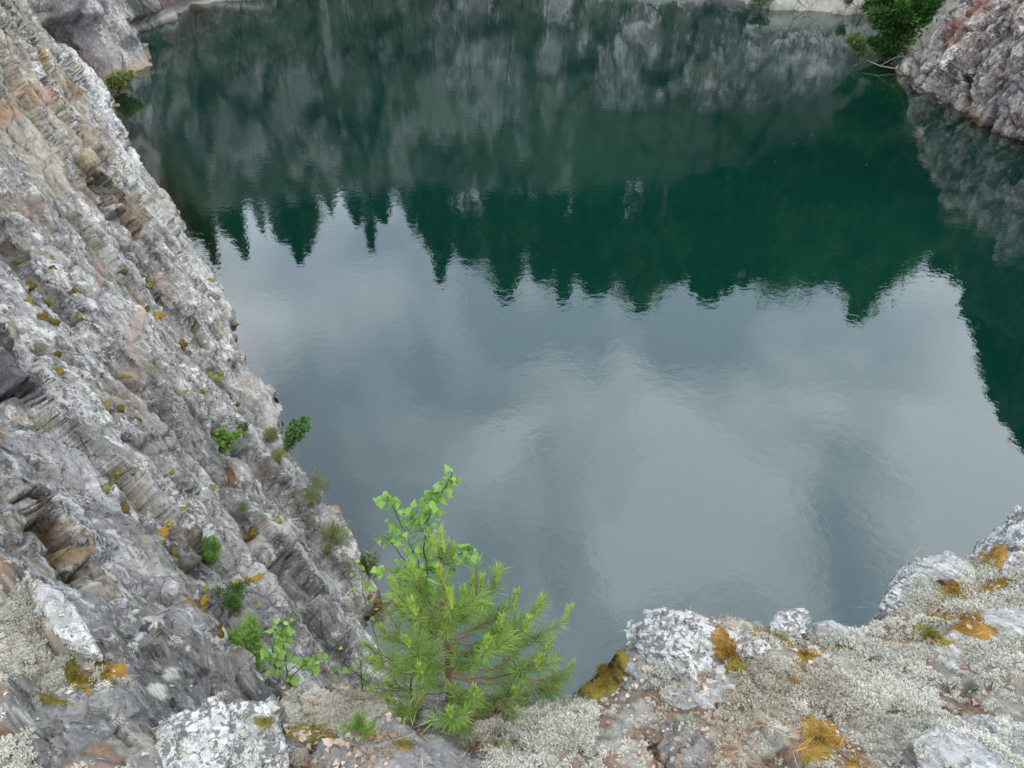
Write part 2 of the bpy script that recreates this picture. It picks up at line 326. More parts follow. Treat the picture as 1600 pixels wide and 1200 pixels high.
def wall(name, t0, t1, step, vrows, mat, amp, kind, cap=True, vmin=-.22):
    ts = [t0]
    while ts[-1] < t1:
        p = loop_at(np.array([ts[-1]]))[0]; q = loop_at(np.array([ts[-1]+.02]))[0]
        L = max(np.hypot(q[0]-p[0], q[1]-p[1]), np.hypot(q[2]-p[2], q[3]-p[3]))/.02
        ts.append(ts[-1]+step(math.hypot(.5*(p[0]+p[2]), .5*(p[1]+p[3])))/max(L, .5))
    ts[-1] = t1; ts = np.array(ts); grain_ = None; E = loop_at(ts)
    v = np.concatenate([np.linspace(vmin, 1, vrows), 1+np.cumsum(np.geomspace(.02, .8, 14))*.9]) if cap else np.linspace(vmin, 1, vrows)
    nu, nv = len(ts), len(v); vv = np.tile(v, nu); EE = np.repeat(E, nv, 0); TT = np.repeat(ts, nv)
    f = np.clip(vv, -.3, 1); out = unit(EE[:, 2:4]-EE[:, :2])
    prof = f+.04*np.sin(f*9+TT*1.3)*np.clip((f-.25)*(1-f)*5, 0, 1)
    prof = np.where(f < 0, f*.35, prof)
    xy = EE[:, :2]+(EE[:, 2:4]-EE[:, :2])*prof[:, None]; z = EE[:, 4]*f
    ex = np.clip(vv-1, 0, None); xy = xy+out*ex[:, None]*6.5; z = z+ex*1.0
    P = np.column_stack([xy, z])
    E1, E0 = loop_at(ts+.01), loop_at(ts-.01); tang = unit((E1-E0)[:, :2]+(E1-E0)[:, 2:4]); tang = np.repeat(tang, nv, 0)
    slope = np.column_stack([EE[:, 2:4]-EE[:, :2], EE[:, 4]]); tg3 = np.column_stack([tang, np.zeros(len(tang))])
    nr = unit(np.cross(slope, tg3)); s = np.sign((nr[:, :2]*-out).sum(1))[:, None]; nr = nr*np.where(s == 0, 1, s)
    nr = np.where((vv > 1)[:, None], [[0, 0, 1.0]], nr)
    px, py, dep = proj(P); tone = np.ones(len(P))
    if kind == 'near':
        Q = P@LG; q = Q*[.28, 1, 1]; w = P+.5*np.stack([fbm(P*.8, 3, 5), fbm(P*.8+9, 3, 6), fbm(P*.8+19, 3, 8)], 1)
        qw = (w@LG)*[.28, 1, 1]
        b1, e1 = blocks(qw*.42, 11, .9); b2, e2 = blocks(qw*1.15+3, 21, .8); b3, e3 = blocks(qw*3.1+7, 31, .8); b4, e4 = blocks(qw*[12, 8, 8]+5, 41, .9)
        far = np.clip(dep/14, .8, 2.2)
        sm = lambda e, w: np.clip(e/w, 0, 1)**.6
        lay = lambda per, sd, flip: (lambda f: ((f-np.floor(f)) if flip else (1-(f-np.floor(f))))*(.25+.75*_hf(np.floor(f).astype(np.int64), np.floor(q[:, 0]*.9+.8*fbm(P*.4, 2, sd)).astype(np.int64), f.astype(np.int64)*0, sd)))(Q[:, 1]/per+.95*fbm(P*.25, 3, sd+1)+.18*fbm(P*1.3, 3, sd+2))
        s1, s2, s3 = lay(2.7, 301, False), lay(1.05, 311, False), lay(.33, 321, True)
        m1_, m2_ = np.clip(fbm(P*.3, 3, 331)*3+.7, .15, 1), np.clip(fbm(P*.6, 3, 332)*3+.5, 0, 1)
        D = .27*b1*sm(e1, .06)+.10*b2*sm(e2, .05)+.036*b3*sm(e3, .06)+.010*b4+.26*fbm(q*.35, 4, 3)+.05*fbm(q*2.2, 6, 51, .6)
        D = D+.42*(s1-.4)*m1_+.09*(s2-.35)*m2_+.015*(s3-.4); crev = np.clip((.12-s1)/.1, 0, 1)*m1_
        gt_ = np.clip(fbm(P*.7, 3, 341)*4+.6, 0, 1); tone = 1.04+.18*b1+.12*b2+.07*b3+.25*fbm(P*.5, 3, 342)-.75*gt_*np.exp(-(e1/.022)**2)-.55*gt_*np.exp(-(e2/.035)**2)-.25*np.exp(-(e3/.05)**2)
        D = D - .06*np.exp(-(e2/.05)**2)-.02*np.exp(-(e3/.07)**2)-.05; grain_ = P@LG
        D = D*amp
    elif kind == 'head':
        R2 = axes(np.array([.5, .3, .8]), np.array([-.8, -.1, .4])); w = P+.3*np.stack([fbm(P*.5, 3, 5), fbm(P*.5+9, 3, 6), fbm(P*.5+19, 3, 8)], 1); qw = (w@R2)*[.45, 1, 1]; grain_ = P@R2
        b1, e1 = blocks(qw*.28, 12, .9); b2, e2 = blocks(qw*.8, 22, .8); b3, e3 = blocks(qw*2.2, 32, .8)
        D = (.8*b1+.42*b2+.17*b3+.3*fbm(P*.3, 4, 3)+.16*fbm(qw*2.2, 6, 9, .7))*amp-.25*np.exp(-(e2/.07)**2); tone = 1+.15*b1+.2*b2+.15*b3-.6*np.exp(-(e2/.05)**2)-.3*np.exp(-(e3/.07)**2)
    else:
        qw = P*[1, 1, .35]; grain_ = P[:, [2, 0, 1]]; b1, e1 = blocks(qw*.16, 13, .9); b2, e2 = blocks(qw*.45, 23, .8)
        D = (.9*b1+.4*b2+.9*fbm(P*.15, 4, 3)+.3*fbm(qw*.8, 4, 9))*amp
    D = np.where(vv > 1, D*.5, D)
    tint = np.zeros((len(P), 4))
    ww = 14*np.clip(10/dep, .5, 2)
    wx, wy = px+ww*1.5*fbm(P*2.2, 5, 71, .7), py+ww*1.5*fbm(P*2.2+31, 5, 72, .7)
    hn = fbm(P*6, 4, 73, .7)
    def paint(mask, col, a=1.0):
        m = np.clip(mask, 0, 1)*a; k = m[:, None]
        tint[:, :3] = np.where(tint[:, 3:] > 0, tint[:, :3]*(1-k)+np.array(col)*k, np.array(col)); tint[:, 3] = np.maximum(tint[:, 3], m)
    if kind == 'near':
        seg = lambda pts, w: np.clip((1.15-np.min([cseg(wx, wy, *pts[i], *pts[i+1]) for i in range(len(pts)-1)], 0)/w+.7*hn)*2.6, 0, 1)
        streak = fbm((P@LG)*[.5, 2.4, 2.4]+3, 4, 61)
        mot = lambda th, sc=1.5, sd=80: np.clip((fbm(P*sc, 4, sd, .65)-th)*9, 0, 1)
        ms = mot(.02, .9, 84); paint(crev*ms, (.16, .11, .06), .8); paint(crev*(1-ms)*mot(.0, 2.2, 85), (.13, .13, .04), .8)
        paint(mot(.28, 1.1, 86), (.30, .235, .16), .55); paint(mot(.30, 2.4, 87), (.15, .145, .06), .55)
        # warm upper part of the wall
        up = np.clip((330-wy+.25*wx)/160, 0, 1)*np.clip((170+.55*wy-wx)/40, 0, 1)
        paint(up*np.clip(streak*3+.45, 0, 1), (.31, .25, .17), .75)
        paint(seg([(95, 20), (110, 85), (150, 150), (190, 215), (215, 285)], 17), (.62, .61, .60), .9)
        paint(seg([(240, 330), (290, 385), (325, 430)], 15), (.56, .55, .54), .75)
        paint(seg([(0, 185), (18, 172)], 20), (.42, .27, .16), .85); paint(seg([(38, 142), (60, 160)], 11), (.42, .29, .17), .85); paint(seg([(58, 148), (66, 165)], 7), (.36, .22, .17), .8)
        paint(seg([(30, 215), (75, 245), (80, 290)], 27), (.46, .40, .33), .85)
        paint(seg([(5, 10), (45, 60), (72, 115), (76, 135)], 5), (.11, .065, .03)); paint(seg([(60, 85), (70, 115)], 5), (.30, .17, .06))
        paint(seg([(50, 0), (68, 10)], 15), (.27, .20, .15)); paint(seg([(95, 130), (110, 155)], 8), (.20, .13, .08), .9)
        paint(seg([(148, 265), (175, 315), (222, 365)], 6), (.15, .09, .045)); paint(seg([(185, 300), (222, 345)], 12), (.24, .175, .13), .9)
        paint(seg([(105, 190), (128, 240), (160, 330)], 8), (.34, .24, .12), .7)
        paint(seg([(50, 315), (55, 345)], 6), (.25, .14, .12), .8); paint(seg([(148, 408), (158, 440)], 9), (.42, .27, .25), .8)
        paint(seg([(196, 480), (215, 540), (238, 610)], 6), (.42, .33, .30), .85); paint(seg([(250, 420), (270, 455)], 9), (.33, .22, .19), .6)
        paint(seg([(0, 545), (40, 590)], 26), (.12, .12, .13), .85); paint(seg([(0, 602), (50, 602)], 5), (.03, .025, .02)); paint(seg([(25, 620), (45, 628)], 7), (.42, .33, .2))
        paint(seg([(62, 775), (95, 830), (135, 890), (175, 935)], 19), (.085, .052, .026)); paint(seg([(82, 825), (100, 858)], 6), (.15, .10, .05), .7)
        paint(seg([(115, 815), (140, 860)], 6), (.42, .30, .18)); paint(seg([(178, 900), (205, 945)], 11), (.42, .36, .29), .8)
        paint(seg([(0, 620), (35, 680), (60, 740)], 5), (.33, .22, .14), .8)
        paint(seg([(395, 835), (450, 822)], 14), (.32, .19, .09), .8); paint(seg([(420, 830), (470, 850), (540, 900)], 14), (.62, .61, .59), .8)
        paint(seg([(420, 870), (470, 905), (540, 935)], 17), (.13, .125, .115), .65)
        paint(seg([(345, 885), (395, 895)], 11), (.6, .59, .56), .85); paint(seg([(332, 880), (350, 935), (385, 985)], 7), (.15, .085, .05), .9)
        paint(seg([(368, 720), (368, 745)], 7), (.17, .09, .04), .9); paint(seg([(300, 940), (345, 975), (390, 1010)], 10), (.28, .17, .05), .8)
        paint(seg([(380, 680), (440, 730), (490, 770)], 14), (.52, .51, .50), .45)
        paint(seg([(335, 430), (368, 520), (405, 610), (445, 690)], 9), (.60, .59, .57), .6); paint(seg([(495, 750), (545, 840), (572, 900)], 8), (.62, .6, .58), .7)
        paint(seg([(580, 905), (592, 955)], 9), (.19, .10, .04), .9)
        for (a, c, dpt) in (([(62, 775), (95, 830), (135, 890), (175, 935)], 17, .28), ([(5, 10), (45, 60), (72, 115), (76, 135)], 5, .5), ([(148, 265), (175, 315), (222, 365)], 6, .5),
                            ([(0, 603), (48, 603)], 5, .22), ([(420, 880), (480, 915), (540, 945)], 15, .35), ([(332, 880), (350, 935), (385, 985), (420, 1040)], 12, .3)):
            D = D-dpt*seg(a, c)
        D = D+.5*seg([(100, 85), (150, 150), (195, 215)], 14)
    if kind == 'head':
        seg = lambda pts, w: np.clip(1.6-np.min([cseg(wx, wy, *pts[i], *pts[i+1]) for i in range(len(pts)-1)], 0)/w, 0, 1)
        paint(seg([(1495, 60), (1520, 30), (1548, 5)], 14), (.30, .13, .085), .9); paint(seg([(1480, 75), (1500, 55)], 9), (.36, .15, .11), .9)
        paint(seg([(1430, 90), (1470, 40), (1500, 15)], 14), (.58, .56, .56), .75); paint(seg([(1550, 170), (1600, 140)], 16), (.5, .5, .52), .5)
        paint(seg([(1505, 115), (1503, 178)], 4), (.06, .03, .02)); paint(seg([(1500, 180), (1530, 190)], 10), (.30, .14, .07), .8)
        paint(seg([(1400, 70), (1440, 55)], 14), (.45, .43, .38), .8); D = D-.5*seg([(1505, 115), (1503, 178)], 4)
        D = D*np.clip((wx-1380)/40, .35, 1); paint(np.clip((P[:, 2]-6.6+1.5*hn)/1.2, 0, 1), (.045, .055, .028), .95)
    if kind == 'shore':
        hn = fbm(P*[.25, .25, .12], 4, 92); paint(np.clip((P[:, 2]-9+5*hn)/3, 0, 1), (.045, .055, .035), .95)
        paint(np.clip((fbm(P*[.06, .06, .03], 4, 91)+.25)*5, 0, 1), (.075, .085, .07), .8)
        low = np.clip(1.6-P[:, 2]/(.9+2.2*np.clip((TT-21.5)/2, 0, 1)), 0, 1)*np.clip((TT-20)/.6, .0, 1)
        paint(low, (.50, .47, .40), .9); paint(np.clip(1.2-np.abs(P[:, 2]-.25)/.45, 0, 1), (.6, .57, .52), .9)
    if kind == 'far':
        m = fbm(P*[.06, .06, .03], 4, 91)
        hn = fbm(P*[.25, .25, .12], 4, 92)
        paint(np.clip((P[:, 0]-2)/8, 0, 1)*np.clip((P[:, 2]-11+5*hn)/3, 0, 1), (.05, .06, .04), .9); paint(np.clip((P[:, 2]-19+6*hn)/3, 0, 1), (.06, .07, .045), .8)
        paint(np.clip((m-.10)*6, 0, 1), (.05, .06, .045), .8); stv = fbm(P*[.4, .4, .05], 5, 93); paint(np.clip((stv-.04)*6, 0, 1)*(P[:, 0] < 8), (.46, .46, .43), .5); paint(np.clip((-.10-stv)*6, 0, 1), (.06, .07, .055), .8)
        paint(np.clip(1.2-np.abs(P[:, 2]-.25)/.45, 0, 1), (.6, .57, .52), .9)
        paint(np.clip(1-np.hypot(px-290, py-10)/90, 0, 1)*2*(P[:, 2] > .7), (.17, .11, .12), .9)
    if kind == 'far2': paint(np.clip((P[:, 2]-3+2*hn)/1.5, 0, 1), (.05, .06, .03), .95)
    if kind == 'butt':
        paint(np.clip(1.2-np.abs(P[:, 2]-.3)/.5, 0, 1), (.5, .38, .27), .8)
        paint(np.clip(1.5-cseg(wx, wy, 95, 10, 165, 130)/22, 0, 1), (.19, .16, .17), .7)
    # tide stain right above the water
    if kind in ('near', 'head'):
        paint(np.clip(1.3-np.abs(P[:, 2]-.45+.3*hn)/.25, 0, 1), (.46, .42, .36), .6)
        paint(np.clip(1.2-np.abs(P[:, 2]-.08+.15*hn)/.16, 0, 1), (.10, .08, .05), .85)
        paint(np.clip(-P[:, 2]*5, 0, 1), (.42, .34, .22) if kind == 'near' else (.2, .17, .08), .95)
    P = P+nr*D[:, None]
    if kind in ('near', 'head'):
        k_ = 1.0 if kind == 'near' else .7; A0 = np.where((vv > 1)[:, None], 0, 1)
        P = P+A0*k_*(.10*np.stack([fbm(P*1.3/k_+i*31, 3, 500+i) for i in range(3)], 1)+.045*np.stack([fbm(P*[5, 5, 4]/k_+i*31, 4, 510+i, .65) for i in range(3)], 1))
        grain_ = P@(LG if kind == 'near' else R2)
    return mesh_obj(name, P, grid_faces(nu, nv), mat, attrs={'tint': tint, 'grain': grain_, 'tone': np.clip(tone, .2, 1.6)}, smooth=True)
Q = 1.0
cliff = wall('cliff', 2.0, 12.0, lambda d: max(.0030*d, .028), 640, M['cliff'], 1.0, 'near')
structure(cliff, 'steep grey rock wall falling to the water along the left')
structure(wall('cliff', 12.0, 15.0, lambda d: .0045*d, 90, M['cliff'], 1.1, 'butt'), 'grey rock buttress at the water behind the left wall')
structure(wall('cliff', 15.0, 20.0, lambda d: .35, 80, M['far'], 1.0, 'far'), 'distant quarry wall mirrored in the lake')
structure(wall('shore', 20.0, 26.0, lambda d: .28, 110, M['far'], 1.0, 'shore'), 'pale gravelly shore at the far right')
head = structure(wall('cliff', 26.0, 29.0, lambda d: .09, 300, M['head'], .8, 'head'), 'brown and white rock headland on the right shore')
structure(wall('cliff', 29.0, 34.0, lambda d: .35, 60, M['far'], .8, 'far2'), 'quarry wall on the right beyond the picture')

# ------------------------------------------------------------------ water
gx, gy = np.linspace(-62, 62, 260), np.linspace(-14, 112, 260)
X, Y = np.meshgrid(gx, gy, indexing='ij'); W = np.column_stack([X.ravel(), Y.ravel(), np.zeros(X.size)])
tt = np.linspace(0, NLP, 900); S = loop_at(tt)[:, :2]
dist = np.min([cseg(W[:, 0], W[:, 1], *S[i], *S[i+1]) for i in range(len(S)-1)], 0)
dsh = 1/(1+np.exp(-(dist-2.2)/.6))
sh = np.exp(-(dist/1.5)**2)
m, n, l, b, o = nt('lake water'); N = NB(n, l)
v = N.coord((.9, 1.0, 1.0)); body = N.mix(N.ramp(N.noise(v, .035, 3, .5), .4, .62), (.001, .017, .0125), (.002, .026, .016))
body = N.mix(N.math('MULTIPLY', N.attr('shallow', 'Fac'), .8), body, (.012, .045, .012))
nb = N.noise(v, 2.6, 3, .55, .2); ns = N.noise(v, .5, 2, .5); gate = N.ramp(N.noise(v, .07, 3, .5), .40, .62)
h = N.math('ADD', N.math('MULTIPLY', N.math('MULTIPLY', nb, gate), .5), N.math('ADD', N.math('MULTIPLY', nb, .45), N.math('MULTIPLY', ns, 1.0)))
nrm = N.bump(h, 1.0, .0050)
df = n.new('ShaderNodeBsdfDiffuse'); l.new(body, df.inputs[0]); gl = n.new('ShaderNodeBsdfGlossy'); gl.inputs['Roughness'].default_value = .012; l.new(nrm, gl.inputs['Normal'])
gl.inputs['Color'].default_value = (.93, .96, 1, 1)
tr = n.new('ShaderNodeBsdfTransparent'); tr.inputs[0].default_value = (.42, .55, .40, 1)
m1 = n.new('ShaderNodeMixShader'); l.new(N.attr('shallow', 'Fac'), m1.inputs[0]); l.new(df.outputs[0], m1.inputs[1]); l.new(tr.outputs[0], m1.inputs[2])
fr = n.new('ShaderNodeFresnel'); fr.inputs['IOR'].default_value = 1.9; l.new(nrm, fr.inputs['Normal'])
m2 = n.new('ShaderNodeMixShader'); l.new(fr.outputs[0], m2.inputs[0]); l.new(m1.outputs[0], m2.inputs[1]); l.new(gl.outputs[0], m2.inputs[2]); l.new(m2.outputs[0], o.inputs[0])
structure(mesh_obj('water', W, grid_faces(260, 260)[:, ::-1], m, attrs={'shallow': sh}), 'dark green quarry lake reflecting cliff, trees and cloudy sky')
lb = simple('lake bed', (.05, .05, .02), (.09, .08, .04), 1)
structure(mesh_obj('lake_bed', [(-80, -30, -9), (80, -30, -9), (80, 130, -9), (-80, 130, -9)], [(0, 1, 2, 3)], lb))

# ------------------------------------------------------------------ foreground ledge
EDGE = [(-420, 760, 1.5), (-150, 850, 1.5), (0, 868, 1.52), (60, 890, 1.55), (130, 935, 1.62), (240, 955, 1.72), (330, 990, 1.80), (395, 1055, 1.88), (440, 1085, 1.95),
        (520, 1062, 2.02), (620, 1062, 2.06), (700, 1088, 2.02), (800, 1098, 1.95), (880, 1098, 1.87), (925, 1082, 1.82), (965, 1045, 1.75), (1010, 1000, 1.72),
        (1130, 975, 1.68), (1200, 988, 1.66), (1330, 998, 1.66), (1380, 972, 1.66), (1400, 930, 1.66), (1480, 888, 1.64), (1600, 835, 1.62), (1900, 740, 1.6), (2500, 640, 1.6)]
CTRL = [(0, 1190, 1.42), (0, 1050, 1.47), (100, 1000, 1.56), (200, 1190, 1.48), (210, 1050, 1.63), (330, 1130, 1.68), (400, 1190, 1.6), (480, 1150, 1.8), (480, 1190, 1.70), (600, 1190, 1.66), (620, 1130, 1.82),
        (700, 1190, 1.64), (760, 1140, 1.78), (900, 1190, 1.60), (900, 1130, 1.70), (1000, 1090, 1.68), (1100, 1190, 1.54), (1150, 1050, 1.64), (1300, 1190, 1.5), (1300, 1060, 1.6), (1400, 1000, 1.62), (1500, 1100, 1.52),
        (1500, 950, 1.60), (1600, 900, 1.58), (1600, 1000, 1.53), (1600, 1190, 1.42), (800, 1500, 1.58), (300, 1400, 1.45), (1400, 1400, 1.42), (800, 2100, 1.55), (-500, 1100, 1.4), (2100, 1000, 1.45)]
CP = np.array([at_z(a, b_, 16-c) for a, b_, c in EDGE+CTRL])
dm = np.linalg.norm(CP[:, None, :2]-CP[None, :, :2], axis=2)
A_ = np.block([[dm, np.ones((len(CP), 1))], [np.ones((1, len(CP))), np.zeros((1, 1))]])
cf = np.linalg.solve(A_, np.append(CP[:, 2], 0))
def base_h(x, y): return np.sqrt((x[:, None]-CP[None, :, 0])**2+(y[:, None]-CP[None, :, 1])**2)@cf[:-1]+cf[-1]
EP = np.array([at_z(a, b_, 16-c)[:2] for a, b_, c in EDGE]); POLY = np.vstack([EP, [[6, 2.2], [6, -3], [-6, -3], [-6, 1.4]]])
def sdf(x, y):
    d = np.full(len(x), 9e9); ins = np.zeros(len(x), bool)
    for i in range(len(POLY)):
        a, b_ = POLY[i], POLY[(i+1) % len(POLY)]
        d = np.minimum(d, cseg(x, y, *a, *b_)); c = ((a[1] > y) != (b_[1] > y)) & (x < (b_[0]-a[0])*(y-a[1])/(b_[1]-a[1]+1e-12)+a[0]); ins ^= c
    return np.where(ins, -d, d)
gx = np.concatenate([np.arange(-4, -1.5, .035), np.arange(-1.5, 1.9, .009), np.arange(1.9, 5, .035)])
gy = np.concatenate([np.arange(-2.5, .45, .035), np.arange(.45, 1.75, .009), np.arange(1.75, 3.2, .03)])
X, Y = np.meshgrid(gx, gy, indexing='ij'); x, y = X.ravel(), Y.ravel()
z = base_h(x, y); P0 = np.column_stack([x, y, z])
sdv = sdf(x, y)+.035*fbm(P0*5, 4, 3)
px, py, dep = proj(P0)
GD = axes(np.array([.6, -.8, 0]), np.array([0, 0, 1.]))
b1, e1 = blocks((P0@GD)*[3, 6, 2], 5, .8); b2, e2 = blocks((P0@GD)*[9, 17, 9], 6, .8)
rocky = np.clip(1.3-(px-380)/120, 0, 1)
z = z+(.022+.03*rocky)*b1+(.006+.010*rocky)*b2+.03*fbm(P0*4, 5, 8, .55)
z = z-np.where(sdv > 0, 4.5*sdv+.0*sdv, 0)
SD = sdv
tint = np.zeros((len(x), 4)); nz = fbm(P0*14, 5, 33, .65); nz2 = fbm(P0*3.5, 4, 34)
wx, wy = px+35*fbm(P0*6, 4, 35), py+35*fbm(P0*6+7, 4, 36)
def inpoly(px, py, poly):
    ins = np.zeros(len(px), bool)
    for i in range(len(poly)):
        a, b_ = poly[i], poly[(i+1) % len(poly)]
        ins ^= ((a[1] > py) != (b_[1] > py)) & (px < (b_[0]-a[0])*(py-a[1])/(b_[1]-a[1]+1e-12)+a[0])
    return ins
LICH = [[(-400, 860), (30, 880), (60, 900), (95, 960), (160, 1035), (175, 1045), (215, 1075), (150, 1095), (60, 1088), (-400, 1070)],
        [(150, 1215), (250, 1150), (400, 1150), (470, 1172), (480, 1230)], [(-100, 1095), (30, 1110), (45, 1175), (70, 1230), (-100, 1230)],
        [(440, 1085), (620, 1078), (640, 1120), (560, 1150), (450, 1140)],
        [(740, 1140), (800, 1105), (880, 1098), (930, 1082), (960, 1050), (1100, 1000), (1330, 985), (1385, 960), (1440, 900), (1600, 850), (2600, 600), (2600, 1900), (700, 1900), (760, 1180)]]
lmask = np.zeros(len(x), bool)
for p in LICH: lmask |= inpoly(wx, wy, p)
lmask |= (py > 1215)
soil = np.where(lmask, 1.0, 0)
sc = np.where(nz[:, None] > .03, np.array([[.40, .38, .33]]), np.where(nz2[:, None] > 0, np.array([[.28, .19, .14]]), np.array([[.36, .31, .26]])))
tint[:, :3] = sc; tint[:, 3] = soil*.95
# white lichen rosettes on the dark slab
for (a, b_, r) in ((212, 988, 13), (262, 1043, 14), (240, 1072, 16), (205, 945, 6), (185, 1010, 5), (150, 905, 4), (290, 1005, 5), (120, 990, 5), (335, 1060, 6), (60, 1150, 8), (130, 1120, 7)):
    mk = np.hypot((px-a)+7*nz, (py-b_)*1.2+7*nz2) < r; tint[mk] = (.68, .68, .62, 1)
for (a, b_, r) in ((222, 975, 14), (245, 985, 10), (195, 985, 8), (240, 1040, 8), (310, 1030, 9), (170, 1130, 14)):
    mk = (np.hypot((px-a)+9*nz, (py-b_)*1.3) < r) & (tint[:, 3] < .5); tint[mk] = (.055, .05, .055, .9)
mk = (sdv > .03); tint[mk, 3] = 0
LV = np.column_stack([x, y, z]); LF = grid_faces(len(gx), len(gy))[:, ::-1]
ledge = structure(mesh_obj('ground', LV, LF, M['ledge'], attrs={'tint': tint, 'grain': P0@GD, 'tone': np.clip(1+.12*b1+.12*b2-.5*np.exp(-(e2/.05)**2), .3, 1.5)}), 'lichen and rock covered ledge at the quarry edge')

# ------------------------------------------------------------------ ray casting to stand things on surfaces
def bvh(o):
    me = o.data; mw = o.matrix_world
    V = np.empty(len(me.vertices)*3, np.float32); me.vertices.foreach_get('co', V)
    Vt = V.reshape(-1, 3)+np.array(o.location if not o.parent else o.location+o.parent.location)
    n_ = len(me.polygons); k = len(me.loops)//n_; L = np.empty(n_*k, np.int32); me.loops.foreach_get('vertex_index', L)
    return BVHTree.FromPolygons(Vt.tolist(), L.reshape(n_, k).tolist())
BL = bvh(ledge); BC = bvh(cliff); BH = bvh(head); NEAR = [BL]
def hit(px, py, trees, clear=True):
    d = Vector(ray(px, py)).normalized(); best = None
    for t in trees:
        loc, nrm, i, ds = t.ray_cast(Vector(EYE), d)
        if loc is not None and (best is None or ds < best[2]):
            if nrm.dot(d) > 0: nrm = -nrm
            best = (np.array(loc), np.array(nrm), ds)
    return best
def down(x, y, trees=None, z0=20):
    best = None
    for t in (trees or NEAR):
        loc, nrm, i, ds = t.ray_cast(Vector((x, y, z0)), Vector((0, 0, -1)))
        if loc is not None and (best is None or loc.z > best[0][2]):
            best = (np.array(loc), np.array(nrm if nrm.z > 0 else -nrm))
    return best

# ------------------------------------------------------------------ boulders on the ledge
IV, IF = ico(6)
def boulder(name, label, corners, depth, h, mat, seed, planes=9, rotz=None, lift=0., cat='boulder', group=None, rough=1.0, tilt=(0, 0)):
    """corners: pixel extent (x0,y0,x1,y1) of its top; the size follows from where it stands"""
    x0, y0, x1, y1 = corners; cxp, cyp = (x0+x1)/2, (y0+y1)/2
    hh = hit(cxp, min(cyp, 1500), [BL]); c = hh[0] if hh else at_z(cxp, cyp, 16-depth)
    dd = (c-EYE)@F_; w = (x1-x0)/FPX*dd/2; ht = (y1-y0)/FPX*dd/2
    r = np.random.default_rng(seed); V = IV.copy()
    for i in range(planes):
        nn = unit(r.normal(size=3)*[1, 1, .8]); off = r.uniform(.55, .85)
        s = V@nn; V = V-np.clip(s-off, 0, None)[:, None]*nn*.92
    V = V*[1, 1, 1]; dep_ = ht/math.sin(PITCH+.25)*1.0
    V = V*[w*1.12, dep_*1.12, h]
    a = rotz if rotz is not None else 0.; ca, sa = math.cos(a), math.sin(a); V = V@np.array([[ca, sa, 0], [-sa, ca, 0], [0, 0, 1]])
    V[:, 2] += V[:, 0]*tilt[0]+V[:, 1]*tilt[1]
    q = V*8+seed*3.1; GB = axes(unit(np.array([.6, -.6, .3])), np.array([0, 0, 1.]))
    b1, _ = blocks((V@GB)*[8, 22, 22]+seed, seed, .8); b2, _ = blocks((V@GB)*[25, 60, 60]+seed, seed+4, .8)
    nr = unit(V/np.array([w, dep_, h])**2)
    V = V+nr*(rough*(.010*b1+.004*b2+.012*fbm(q, 5, seed)+.004*fbm(q*5, 4, seed+1, .6)))[:, None]
    o = mesh_obj(name, V, IF, mat); loc = c+np.array([0, 0, lift-h*.25]); o.location = loc
    tag(o, label, cat, group); return o
